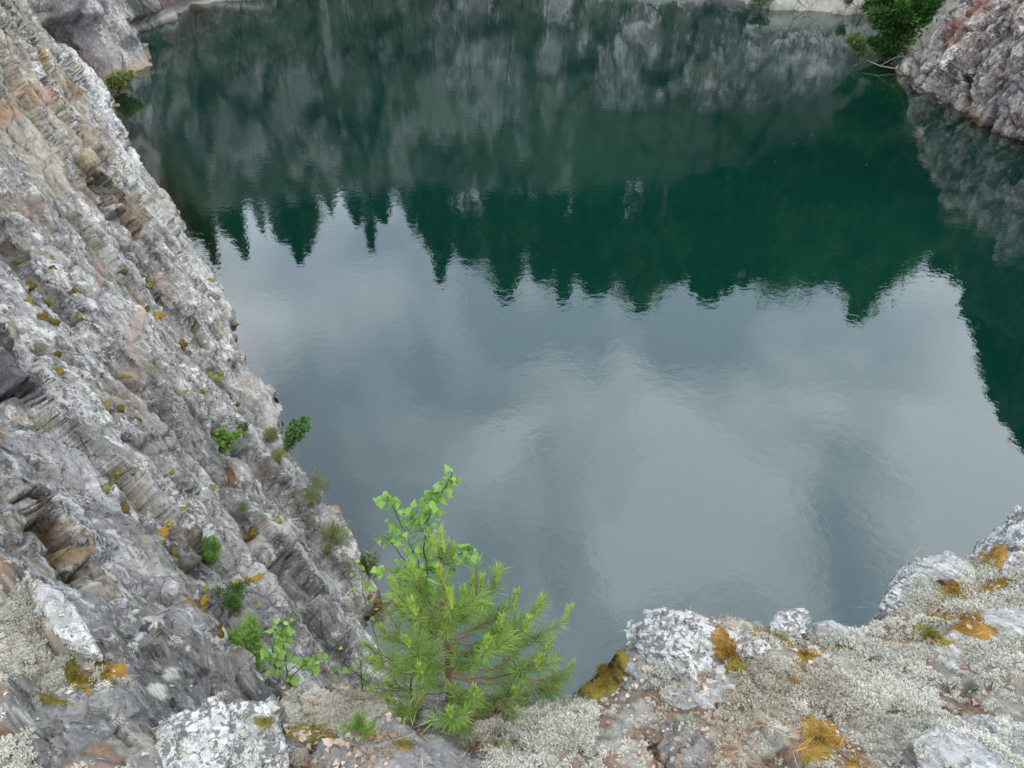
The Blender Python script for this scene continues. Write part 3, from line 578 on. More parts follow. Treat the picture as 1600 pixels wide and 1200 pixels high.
ROCKS = [
 boulder('boulder', 'white boulder covered in dark lichen speckles at the bottom left corner of the ledge', (225, 1092, 425, 1290), 1.6, .13, M['boulder'], 3, 6, .3),
 boulder('boulder', 'flat grey rock in front of the pine sapling at the bottom edge', (478, 1140, 775, 1260), 1.65, .10, M['slab'], 5, 8, -.15),
 boulder('boulder', 'large white and black speckled rock jutting over the water right of the pine', (970, 962, 1190, 1078), 1.7, .14, M['boulder'], 11, 10, -.3, lift=.035, tilt=(-.12, .1)),
 boulder('boulder', 'long white rock running down behind the golden moss on the ledge edge', (1040, 990, 1200, 1078), 1.7, .07, M['boulder'], 14, 8, -.5, lift=.02),
 boulder('stone', 'small dark grey stone tucked under the speckled rock beside olive moss', (965, 1035, 1027, 1095), 1.72, .05, M['slab'], 17, 8, .4, lift=.01, cat='stone'),
 boulder('stone', 'dull grey stone lowest on the rim between the pine and the olive moss', (898, 1076, 948, 1108), 1.8, .035, M['slab'], 19, 8, 0, cat='stone'),
 boulder('boulder', 'smooth pale grey slab emerging from lichen at the right picture edge', (1455, 962, 1740, 1060), 1.55, .085, M['pale'], 23, 7, .25, rough=.6),
 boulder('boulder', 'pale grey rock with rounded top in the bottom right corner', (1425, 1150, 1700, 1290), 1.45, .10, M['pale'], 29, 7, .1, rough=.7),
 boulder('boulder', 'long whitish rock along the upper right rim of the ledge', (1455, 812, 1780, 915), 1.6, .12, M['boulder'], 31, 9, .45, lift=.01, tilt=(.1, 0)),
 boulder('stone', 'white angular stone at the tip of the right rim above the notch', (1384, 890, 1462, 955), 1.65, .06, M['boulder'], 37, 9, .5, lift=.0, cat='stone'),
 boulder('stone', 'white stone on the right rim between the tip stone and the long rock', (1425, 862, 1520, 925), 1.65, .06, M['pale'], 38, 9, .3, lift=.0, cat='stone'),
 boulder('stone', 'low white rock on the rim just right of the golden moss strip', (1195, 966, 1270, 1010), 1.66, .04, M['boulder'], 41, 8, -.1, lift=.01, cat='stone'),
 boulder('stone', 'low pale rock on the rim left of the notch, half sunk in lichen', (1262, 980, 1330, 1012), 1.66, .03, M['pale'], 43, 8, -.2, lift=.005, cat='stone'),
 boulder('boulder', 'long pale blue-grey slab leaning down through the lichen on the left', (0, 958, 205, 988), 1.5, .04, M['pale'], 47, 5, -.72, lift=.012, rough=.45),
 boulder('stone', 'blue-grey lumpy stone among gravel near the bottom of the ledge', (1040, 1148, 1110, 1200), 1.55, .04, M['slab'], 53, 9, .2, cat='stone'),
 boulder('boulder', 'low dull boulder half buried in lichen below the speckled rock', (1040, 1062, 1200, 1120), 1.66, .05, M['pale'], 59, 8, -.1, rough=.8),
 boulder('stone', 'white stone behind the flat grey rock at the foot of the pine', (640, 1112, 690, 1150), 1.8, .03, M['pale'], 61, 8, .2, cat='stone'),
 boulder('boulder', 'dark grey wedge of rock left of the white speckled boulder', (30, 1080, 235, 1160), 1.5, .06, M['slab'], 67, 8, -.2, rough=1.),
 boulder('stone', 'dark reddish stone between the speckled boulder and the small birch', (395, 1105, 450, 1150), 1.8, .035, M['slab'], 71, 8, .1, cat='stone'),
]
bpy.context.view_layer.update()
NEAR += [bvh(r) for r in ROCKS]

# ------------------------------------------------------------------ ground cover stuff
def tuft(seed, n=34):
    """reindeer lichen cushion: forking twigs, unit radius"""
    r = np.random.default_rng(seed); VV = []; FF = []; k = 0
    d = unit(r.normal(size=(n, 3))*[1, 1, .6]+[0, 0, .75]); base = d*.18*[1, 1, .2]
    def add(c, d_, ln, w):
        nonlocal k
        V, Fc = quads(c, d_, rdir(len(c), r), ln, w); VV.append(V); FF.append(Fc+k); k += len(V)
    L = r.uniform(.5, .85, n); add(base, d, L, .13)
    for j in range(4):
        t = r.uniform(.45, 1.0, n)[:, None]; c = base+d*L[:, None]*t*.95
        d2 = unit(d+.95*rdir(n, r)); add(c, d2, r.uniform(.22, .42, n), .11)
    return np.concatenate(VV), np.concatenate(FF)
TUFTS = [tuft(100+i) for i in range(7)]
def scatter(name, n, accept, variants, size, mat, seed, label, cat, xr=(-1.5, 2.0), yr=(.45, 1.75), sink=.1, pxlim=True, upright=.6, flatten=1.0):
    r = np.random.default_rng(seed); VV = []; FF = []; k = 0; cnt = 0; tries = 0
    while cnt < n and tries < n*14:
        tries += 1; x_, y_ = r.uniform(*xr), r.uniform(*yr)
        z_ = None; a, b_, _ = proj(np.array([x_, y_, 14.35]))
        if pxlim and not (-90 < a < 1690 and 780 < b_ < 1330): continue
        hh = down(x_, y_)
        if hh is None: continue
        p, nn = hh; a, b_, _ = proj(p); lvl = accept(a, b_, p, nn)
        if r.random() > lvl: continue
        V, Fc = variants[r.integers(len(variants))]; s = r.uniform(*size)*(1 if lvl >= .99 else .8)
        th = r.uniform(0, 6.28); up = unit(nn*(1-upright)+np.array([0, 0, upright])); e1 = unit(np.cross(up, [math.cos(th), math.sin(th), .1])); e2 = np.cross(up, e1)
        B = np.stack([e1, e2, up]); VV.append((V*[1, 1, flatten]*s)@B+p-up*s*sink); FF.append(Fc+k); k += len(V); cnt += 1
    o = mesh_obj(name, np.concatenate(VV), np.concatenate(FF), mat, smooth=False); return tag(o, label, cat, kind='stuff')
def s_noise(p, f, seed): return float(fbm(np.array([p])*f, 3, seed)[0])
MOSSPX = [(1138, 1022, 36, 34), (955, 1050, 33, 32), (1235, 1020, 35, 12), (1285, 1160, 38, 26), (118, 1055, 20, 26), (78, 1092, 30, 10), (172, 1048, 17, 18)]
def acc_lichen(a, b_, p, nn):
    if nn[2] < .45: return 0
    ins = any(inpoly(np.array([a]), np.array([b_]), q)[0] for q in LICH) or b_ > 1225
    if not ins: return .012 if nn[2] > .8 and b_ > 980 else 0
    for (cx, cy, rx, ry) in MOSSPX:
        if ((a-cx)/rx)**2+((b_-cy)/ry)**2 < 1: return 0
    s = s_noise(p, 7, 401)
    onrock = p[2] > float(base_h(p[:1], p[1:2])[0])+.035
    if onrock: return .06
    if 930 < a < 1420 and b_ > 1110: return .28 if s > .0 else .08      # gravelly, littered patch
    if 930 < a < 1130 and b_ > 1050: return .25 if s > .1 else .06
    return 1.0 if s > -.22 else .25
scatter('reindeer_lichen', 6500, acc_lichen, TUFTS, (.010, .023), M['lichen'], 1, 'pale grey reindeer lichen cushions covering the ledge', 'lichen')
def chip(seed):
    r = np.random.default_rng(seed); V, Fc = ico(1); V = V*r.uniform(.5, 1.1, (len(V), 1)); return V*[1, .75, .5], Fc
def acc_gravel(a, b_, p, nn):
    if nn[2] < .5: return 0
    s = s_noise(p, 6, 402)
    if 930 < a < 1440 and b_ > 1085: return .9 if s > -.1 else .25
    if 930 < a < 1120 and b_ > 1040: return .3
    return .05 if any(inpoly(np.array([a]), np.array([b_]), q)[0] for q in LICH) else .015
scatter('gravel', 1500, acc_gravel, [chip(i) for i in range(8)], (.003, .011), M['pebble'], 2, 'small pale stone chips scattered on the ledge', 'gravel', sink=-.1, upright=.2)
def leafv(seed):
    r = np.random.default_rng(seed); V, Fc = birch_leaves(np.zeros((1, 3)), np.array([[1., 0, .15]]), np.array([[0, 1., r.uniform(-.5, .5)]]), 1.0)
    V[:, 2] += .35*V[:, 1]**2+.15*r.normal(size=len(V))*.3; return V-[.5, 0, 0], Fc
def acc_leaf(a, b_, p, nn):
    if nn[2] < .45: return 0
    s = s_noise(p, 5, 403)
    if 430 < a < 620 and b_ > 1075: return 1
    if 930 < a < 1200 and 1030 < b_ < 1180: return .8 if s > -.05 else .12
    ins = any(inpoly(np.array([a]), np.array([b_]), q)[0] for q in LICH)
    return (.25 if s > .05 else .07) if ins else .02
scatter('leaf_litter', 950, acc_leaf, [leafv(i) for i in range(8)], (.008, .019), M['litter'], 3, 'dry pinkish brown leaves lying on the ledge', 'leaf litter', sink=-.35, upright=.5)
def needles_v(seed):
    r = np.random.default_rng(seed); n_ = 5; c = r.normal(size=(n_, 3))*[.5, .5, .05]; d = r.normal(size=(n_, 3))*[1, 1, .15]
    return quads(c, d, rdir(n_, r), 1.0, .03)
def acc_needle(a, b_, p, nn):
    if nn[2] < .4: return 0
    s = s_noise(p, 5, 404)
    for (cx, cy, rr) in ((1270, 1130, 110), (1490, 960, 60), (1130, 1010, 45), (1430, 1010, 40), (10, 1030, 60), (560, 1150, 100), (1120, 1180, 120), (780, 1140, 60)):
        if math.hypot(a-cx, b_-cy) < rr: return .9 if s > -.2 else .3
    return .07
scatter('needle_litter', 1500, acc_needle, [needles_v(i) for i in range(8)], (.03, .055), M['straw'], 4, 'fallen brown pine needles on the ledge', 'pine needles', sink=-.12, upright=.3)

# ------------------------------------------------------------------ moss
BLADE_R = np.random.default_rng(77)
def moss_near(label, cx, cy, rx, ry, rot, hgt, mat, seed, blades=900):
    hh = hit(cx, cy, NEAR)
    if hh is None: return
    c = hh[0]; dd = (c-EYE)@F_; r = np.random.default_rng(seed); n_r, n_t = 14, 40; V = []; last = {}
    for i in range(n_r):
        for j in range(n_t):
            rr = i/(n_r-1); th = j/n_t*2*math.pi
            k = 1+.28*math.sin(2*th+seed)+.16*math.sin(3*th+seed*2)+.10*math.sin(7*th+seed)
            u, v_ = rr*k*math.cos(th)*rx, rr*k*math.sin(th)*ry
            pxx, pyy = cx+u*math.cos(rot)-v_*math.sin(rot), cy+u*math.sin(rot)+v_*math.cos(rot)
            q = hit(pxx, pyy, NEAR); p = q[0] if q is not None and np.linalg.norm(q[0]-c) < .25 else last.get(j, c); last[j] = p
            V.append(np.append(p, rr))
    V = np.array(V); rr = V[:, 3]; P = V[:, :3]; nn = unit(hh[1]*.5+np.array([0, -.1, .6])); dome = np.sqrt(np.clip(1-rr**2, 0, 1))
    P = P+nn*(hgt*dome*(.75+.5*fbm(P*30, 3, seed))-.004+.003*fbm(P*120, 3, seed))[:, None]
    i, j = np.meshgrid(np.arange(n_r-1), np.arange(n_t), indexing='ij'); i = i.ravel(); j = j.ravel(); j2 = (j+1) % n_t
    Fc = np.stack([i*n_t+j, i*n_t+j2, (i+1)*n_t+j2, (i+1)*n_t+j], 1)
    mb = MB(); mb.add(P, Fc)
    pick = r.integers(0, len(P), blades); pick = pick[rr[pick] < .98]; jit = r.normal(size=(len(pick), 3))*.004
    V2, F2 = quads(P[pick]+jit, nn+.7*rdir(len(pick), r), rdir(len(pick), r), r.uniform(.003, .0065, len(pick)), .0022); mb.add(V2, F2)
    o = mb.build('moss_patch', mat, None, c); o.location = c; return tag(o, label, 'moss')
moss_near('golden moss strip flowing down between the speckled rock and the white long rock', 1138, 1022, 40, 22, .95, .016, M['moss_gold'], 1, 2200)
moss_near('thick olive and gold moss hanging on the rim left of the speckled rock', 948, 1060, 40, 27, -.75, .038, M['moss_rim'], 2, 5200)
moss_near('narrow yellow-green moss band on the rim right of the golden strip', 1215, 998, 40.8, 10.4, .35, .012, M['moss_olive'], 3, 700)
moss_near('orange-gold moss spot at the end of the rim band', 1262, 1022, 23.0, 17.9, .3, .012, M['moss_gold'], 4, 500)
moss_near('golden moss mat on the gravel near the bottom, amid brown needles', 1280, 1158, 49.0, 32.5, .5, .014, M['moss_gold'], 5, 1500)
moss_near('gold moss scrap low at the bottom edge right of the blue-grey stone', 1335, 1194, 20.2, 14.6, 0, .01, M['moss_gold'], 35, 300)
moss_near('olive moss clump in the lichen at the left, under the pale slab', 120, 1056, 18.0, 31.2, -.35, .014, M['moss_olive'], 6, 900)
moss_near('flat olive moss strip below the left lichen bed', 78, 1094, 32.4, 9.1, .15, .008, M['moss_olive'], 7, 500)
moss_near('brown-gold moss tuft at the lower tip of the pale slab', 172, 1050, 21.6, 24.4, .3, .012, M['moss_gold'], 8, 600)
moss_near('orange moss cushion on the right rim by the long whitish rock', 1552, 872, 21.6, 21.1, .2, .02, M['moss_gold'], 9, 600)
moss_near('brown-orange moss mound behind the white stones on the right rim', 1485, 928, 34.6, 21.1, .0, .022, M['moss_gold'], 10, 900)
moss_near('rusty moss mat lying left above the smooth pale slab', 1502, 972, 63.4, 19.5, .1, .014, M['moss_gold'], 12, 1200)
moss_near('wide rusty moss and needle mat between the white rim stones and the lichen', 1545, 915, 40.8, 15.0, -.3, .014, M['moss_gold'], 32, 1200)
moss_near('green-gold moss patch at the left end of the smooth pale slab', 1452, 992, 33.6, 16.9, .2, .012, M['moss_olive'], 13, 900)
moss_near('small olive moss spot in the middle of the lichen field', 1362, 1032, 24.0, 7.8, -.1, .008, M['moss_olive'], 14, 400)
moss_near('yellow moss strip on the rim left of the notch', 1310, 1012, 43.2, 9.8, .15, .008, M['moss_gold'], 15, 400)
moss_near('dark gold moss around the stem of the small birch', 490, 1142, 36.0, 23.4, .4, .016, M['moss_olive'], 16, 900)
moss_near('gold moss clump behind the flat grey rock left of the black twig', 620, 1118, 21.6, 17.9, .0, .02, M['moss_gold'], 17, 500)
moss_near('tiny olive moss pad on top of the flat grey rock', 630, 1164, 20.4, 7.8, .05, .008, M['moss_olive'], 18, 300)
moss_near('olive moss cushion right of the flat grey rock at the bottom', 772, 1168, 18.0, 15.6, .2, .016, M['moss_olive'], 19, 500)
moss_near('olive moss patch left of the speckled boulder near the small stone', 412, 1128, 16.8, 11.7, .2, .01, M['moss_olive'], 21, 300)
moss_near('dull gold moss in the lichen right of the low dull boulder', 1240, 1068, 37.4, 16.2, .1, .01, M['moss_gold'], 22, 600)

IV3, IF3 = ico(3)
def cushion(label, cx, cy, r_px, asp, rot, mat, seed, trees=None):
    hh = hit(cx, cy, trees or [BC])
    if hh is None: return
    c, nn, ds = hh; R0 = r_px/FPX*((c-EYE)@F_); r = np.random.default_rng(seed)
    nn = unit(nn*.5+unit(EYE-c)*.5); e1 = unit(np.cross(nn, [0, 0, 1.])); e2 = np.cross(nn, e1)
    e1, e2 = e1*math.cos(rot)+e2*math.sin(rot), -e1*math.sin(rot)+e2*math.cos(rot); mb = MB(); WW = []
    for q in range(5 if r_px > 6 else 3):
        V = IV3*(.8+.55*fbm(IV3*1.9+seed+q*5, 4, seed+q, .6))[:, None]; k = R0*(r.uniform(.35, .62) if q else .72)
        off = np.array([r.normal()*.55*R0, r.normal()*.45*asp*R0, 0]) if q else np.zeros(3)
        V = V*[k*1.1, k*(.35+.65*asp), k*.5]+off; W_ = c+V[:, :1]*e1+V[:, 1:2]*e2+V[:, 2:]*nn-c; mb.add(W_, IF3); WW.append(W_)
    W_ = np.concatenate(WW)
    n_ = 500; pk = r.integers(0, len(W_), n_); Vb, Fb = quads(W_[pk], nn+.9*rdir(n_, r), rdir(n_, r), R0*.2, R0*.07)
    tri = np.concatenate([Fb[:, [0, 1, 2]], Fb[:, [0, 2, 3]]]); mb.add(Vb, tri)
    o = mb.build('moss_cushion', mat); o.location = c; tag(o, label, 'moss', 'moss cushions on the left rock wall')
G, O_, Yl = M['moss_cliff'], M['moss_olive'], M['moss_yellow']
CUSH = [
 ('reddish moss lump on the left wall near the left picture edge, above the darker ones', 31, 411, 8, .5, .1, G), ('small dark moss dot right of the reddish lump', 82, 405, 6, .7, 0, O_),
 ('brown moss dot just under the dark dot on the left wall', 81, 418, 6, .6, 0, G), ('L-shaped olive and gold moss at the left edge of the wall', 48, 448, 11, .6, .5, G),
 ('round olive moss below the L-shaped one', 45, 473, 8, .9, 0, O_), ('rusty moss clump right of the round olive one', 74, 473, 9, .8, .7, G),
 ('large gold moss clump, left one of a touching pair', 64, 498, 9, 1.1, .2, G), ('dark gold moss clump, right one of a touching pair', 82, 503, 9, 1.1, -.3, G),
 ('lone brown moss knob right of the L-shaped moss', 111, 457, 7, .7, 0, G), ('lone olive moss streak in the upper middle of the wall', 125, 495, 5, 1.4, .2, O_),
 ('dark brown moss beneath the touching pair, beside a crack', 88, 554, 9, .6, -.6, G), ('olive moss dot below the dark brown beside-crack moss', 95, 580, 7, 1.0, 0, O_),
 ('bright gold moss patch on the upper middle wall', 246, 494, 9, .7, .2, M['moss_gold']), ('brown moss streak left of the bright gold patch', 230, 486, 9, .45, 1.0, G),
 ('golden moss bump by the pink vein top', 190, 424, 8, .6, .2, G), ('yellow-green moss on the upper wall above the bright gold patch', 234, 445, 9, .8, .6, Yl),
 ('yellow moss ball on the skyline edge of the wall against the water', 332, 438, 7, .9, .3, Yl), ('gold moss bar on the right side of the wall', 284, 541, 12, .5, .4, G),
 ('big pale yellow-green moss cushion in the middle of the wall', 335, 591, 12, 1.0, 0, Yl), ('dark moss left below the pale cushion', 288, 614, 8, .6, -.2, O_),
 ('tawny moss right below the pale cushion', 315, 614, 8, .8, .5, G), ('rust brown moss below a ledge right of the pale cushion', 370, 632, 7, .8, 0, G),
 ('dark green moss, left of two in the lower middle wall', 167, 632, 8, .9, 0, O_), ('dark gold moss, right of two in the lower middle wall', 189, 639, 7, 1.1, .2, G),
 ('brown moss pair of lumps near the centre of the wall', 216, 656, 9, .6, -.5, G), ('small brown moss spot above the brown lumps', 158, 588, 5, .8, 0, G),
 ('small olive moss spot beside the small brown one', 199, 588, 6, .6, .2, O_), ('long olive moss mat on a slanting shelf, lower left wall', 165, 765, 15, .5, .9, Yl),
 ('gold moss mat continuing down the slanting shelf', 197, 798, 13, .6, .8, G), ('olive moss dot above the slanting shelf', 184, 740, 6, .9, 0, O_),
 ('brown moss dot right above the slanting shelf', 208, 741, 6, .7, 0, G), ('dark moss dot in the lower middle wall', 269, 738, 6, .7, 0, O_),
 ('bright orange-gold moss cushion on a rib of the lower wall', 256, 832, 14, .75, .35, M['moss_gold']), ('olive moss trail beneath the orange-gold cushion', 272, 866, 10, 1.4, -.3, G),
 ('small olive moss on a boulder-like rib of the wall', 283, 797, 7, .8, .6, O_), ('olive-gold moss on the lower wall, alone on smooth rock', 333, 762, 6, 1.1, .2, O_),
 ('gold moss blotch on the white ledge of the lower wall', 395, 835, 12, .8, 0, G), ('dull yellow moss beside the gold blotch on the white ledge', 432, 815, 12, .7, .1, Yl),
 ('hook-shaped golden moss on the lower wall right of the junipers', 401, 905, 8, 1.6, .1, M['moss_gold']), ('gold moss knob under the white knob of rock', 372, 912, 10, .9, .3, M['moss_gold']),
 ('olive moss dot under the hook-shaped moss', 402, 948, 5, 1.2, 0, O_), ('golden moss curl on the gully side left of the junipers', 318, 938, 15, .5, .6, M['moss_gold']),
 ('olive moss clump lower in the gully', 342, 990, 13, .6, .4, G), ('olive moss streak above the small birch', 455, 968, 5, 1.4, -.4, O_),
 ('yellow-green moss on the right lower skyline of the wall', 512, 858, 7, .8, .7, Yl), ('brown and gold moss at the skyline beside the birch leaves', 585, 940, 12, 1.1, 0, G)]
for i, (lb_, cx, cy, rp, asp, rot, mt) in enumerate(CUSH): cushion(lb_, cx, cy, rp, asp, rot, mt, 200+i)

# ------------------------------------------------------------------ bushes and plants on the cliff
def bush(name, label, cat, base, w, h, mat, seed, leaf, n=900, shape='leaf', lean=(0, 0, 0), stems=7, parent_group=None, spread=.9):
    """stems fan out from the base; foliage grows along them"""
    r = np.random.default_rng(seed); root = thing(name, base, label, cat, parent_group); st = MB(); LV_, LD = [], []
    for i in range(stems):
        a = r.uniform(0, 6.28); tip = np.array([math.cos(a)*w*.5*r.uniform(.2, 1)*spread, math.sin(a)*w*.5*r.uniform(.2, 1)*spread, h*r.uniform(.6, 1)])+np.array(lean)*r.uniform(.6, 1.1)
        t = np.linspace(0, 1, 7)[:, None]; pts = tip*t+np.array([0, 0, .12*h])*np.sin(t*3.1)+r.normal(size=(7, 3))*.02*h*t
        st.tube(pts, h*.016, h*.004, 5)
        m_ = n//stems; tt = r.beta(2.2, 1.1, m_); c = np.stack([np.interp(tt, np.linspace(0, 1, 7), pts[:, k]) for k in range(3)], 1)
        off = rdir(m_, r)*[1, 1, .8]*(w*.17*r.uniform(.2, 1, m_)*(1.15-tt*.75))[:, None]
        LV_.append(c+off); LD.append(unit(off)+unit(tip)*.6)
    st.build('stem', M['deadtwig'] if shape != 'juniper' else M['bark'], root)
    C = np.concatenate(LV_); D = np.concatenate(LD); fo = MB()
    if shape == 'leaf': V, Fc = quads(C, D+.7*rdir(len(C), r), rdir(len(C), r), leaf*r.uniform(.7, 1.3, len(C)), leaf*.6, .1)
    else: V, Fc = quads(C, D+.5*rdir(len(C), r), rdir(len(C), r), leaf*r.uniform(.8, 1.6, len(C)), leaf*(.22 if shape == 'juniper' else .10))
    fo.add(V, Fc); fo.build('foliage', mat, root, smooth=False); return root
def grow(name, label, cat, px, py, wpx, hpx, mat, seed, leafpx, n, shape, lean=(0, 0, 0), stems=7, trees=None):
    hh = hit(px, py, trees or [BC])
    if hh is None: return None
    c = hh[0]; s = ((c-EYE)@F_)/FPX; nn = hh[1]
    return bush(name, label, cat, c-nn*.03, wpx*s, hpx*s*1.15, mat, seed, leafpx*s, n, shape, np.array(lean)*s, stems)
grow('juniper', 'round juniper on the lower wall, upper of the three in the gully', 'juniper', 337, 882, 46, 46, M['juniperb'], 1, 5, 2400, 'juniper')
grow('juniper', 'blue-green juniper mixed with brown twigs, middle of the three in the gully', 'juniper', 372, 958, 60, 54, M['juniper'], 2, 5, 2400, 'juniper', (8, 0, 0))
grow('juniper', 'dense bright green juniper spilling down the gully left of the small birch', 'juniper', 402, 1046, 86, 92, M['juniperb'], 3, 7, 6500, 'juniper', (-8, 0, 12), 18)
grow('bush', 'yellow-green shrub in a crack of the middle wall', 'bush', 352, 706, 60, 50, M['juniperb'], 4, 5.5, 1300, 'leaf', (6, 0, 0))
grow('bush', 'small light green bush high in a crack right of the yellow-green shrub', 'bush', 384, 682, 26, 22, M['willow'], 44, 4, 250, 'leaf')
grow('grass_tuft', 'green-gold grass tuft in a hollow right of the shrub', 'grass tuft', 428, 688, 24, 16, M['grass'], 5, 8, 500, 'grass')
grow('grass_tuft', 'small pale green tuft on the wall below the hollow', 'grass tuft', 438, 724, 24, 24, M['grass'], 6, 7, 400, 'grass')
grow('heather_bush', 'wide grey-green heather clump on the skyline of the lower wall', 'heather', 486, 784, 64, 44, M['grass'], 7, 6, 1700, 'grass', (4, 0, 0), 10)
grow('heather_bush', 'long green heather clump lying on the skyline above the birch', 'heather', 527, 852, 58, 42, M['grass'], 8, 6, 1500, 'grass', (10, 0, -3), 10)
grow('bush', 'tiny yellow-green shrub beside the long heather clump', 'bush', 515, 868, 20, 16, M['willow'], 9, 4, 200, 'leaf')
grow('bush', 'light green shrub at the right foot of the wall behind the birch', 'bush', 580, 905, 50, 46, M['willow'], 10, 6, 500, 'leaf')
grow('bush', 'tiny plant rooted on the skyline of the upper wall', 'bush', 330, 408, 10, 18, M['willow'], 12, 4, 60, 'leaf', (4, 0, 4), 3)
grow('grass_tuft', 'small tuft on the wall left of the wide heather clump', 'grass tuft', 384, 800, 18, 20, M['grass'], 15, 6, 250, 'grass')
# leafy bush jutting out over the water
hb = None; px_ = 486
while hb is None or hb[0][2] < .4:
    px_ -= 2; hb = hit(px_, 705, [BC])
s_ = ((hb[0]-EYE)@F_)/FPX; cb = hb[0]-hb[1]*.05
bush('bush', 'dark-footed green bush standing out from the wall against the water', 'bush', cb, 44*s_, 66*s_, M['bushleaf'], 21, 5*s_, 2400, 'leaf', ((482-px_)*s_, 0, 0), 14)
# far shrubs
def shore_bush(name, label, px, py, wpx, hpx, mat, seed, leafpx, n, z=.6, lean=(0, 0, 0), stems=9):
    c = at_z(px, py, z); s = ((c-EYE)@F_)/FPX; return bush(name, label, 'bush', c, wpx*s, hpx*s*1.05, mat, seed, leafpx*s, n, 'leaf', np.array(lean)*s, stems)
shore_bush('bush', 'dense dark green bush at the head of the right cove', 1396, 84, 125, 100, M['farbush'], 31, 6, 12000, .8, (-10, 0, 0), 22)
shore_bush('bush', 'light green bush behind the dense one near the pale rock', 1440, 48, 46, 60, M['farbush'], 36, 5, 1500, 1.6, (0, 0, 0), 9)
shore_bush('bush', 'olive green bush leaning over the water left of the dense bush', 1345, 98, 56, 40, M['willow'], 32, 5, 1300, .3, (-14, 0, 0))
shore_bush('bush', 'yellow-green reedy bush at the waterline behind the left wall', 186, 142, 60, 24, M['grass'], 33, 6, 1500, .1, (8, 0, 0))
shore_bush('bush', 'low green shrub on the pale far shore left of the bushes', 1190, 8, 40, 10, M['willow'], 34, 4, 500, .5)
shore_bush('bush', 'small yellow shrub on the pale far shore close to the dense bush', 1325, 10, 22, 16, M['willow'], 35, 4, 300, .8)
shore_bush('bush', 'low dark undergrowth at the foot of the dense bush', 1385, 92, 78, 26, M['farbush'], 37, 5, 2600, .15, (-8, 0, 0), 14)
mb = MB(); p0, p1, p2 = at_z(1350, 92, .5), at_z(1375, 103, .35), at_z(1398, 107, .2); mb.tube([p0, p1, p2, at_z(1412, 106, .15)], .03, .06, 6); mb.tube([p1, p1+[.9, 0, .6], p1+[1.6, .2, .7]], .025, .01, 5)
tag(mb.build('fallen_branch', M['deadtwig']), 'bare pale fallen branch reaching into the water in the right cove', 'branch')

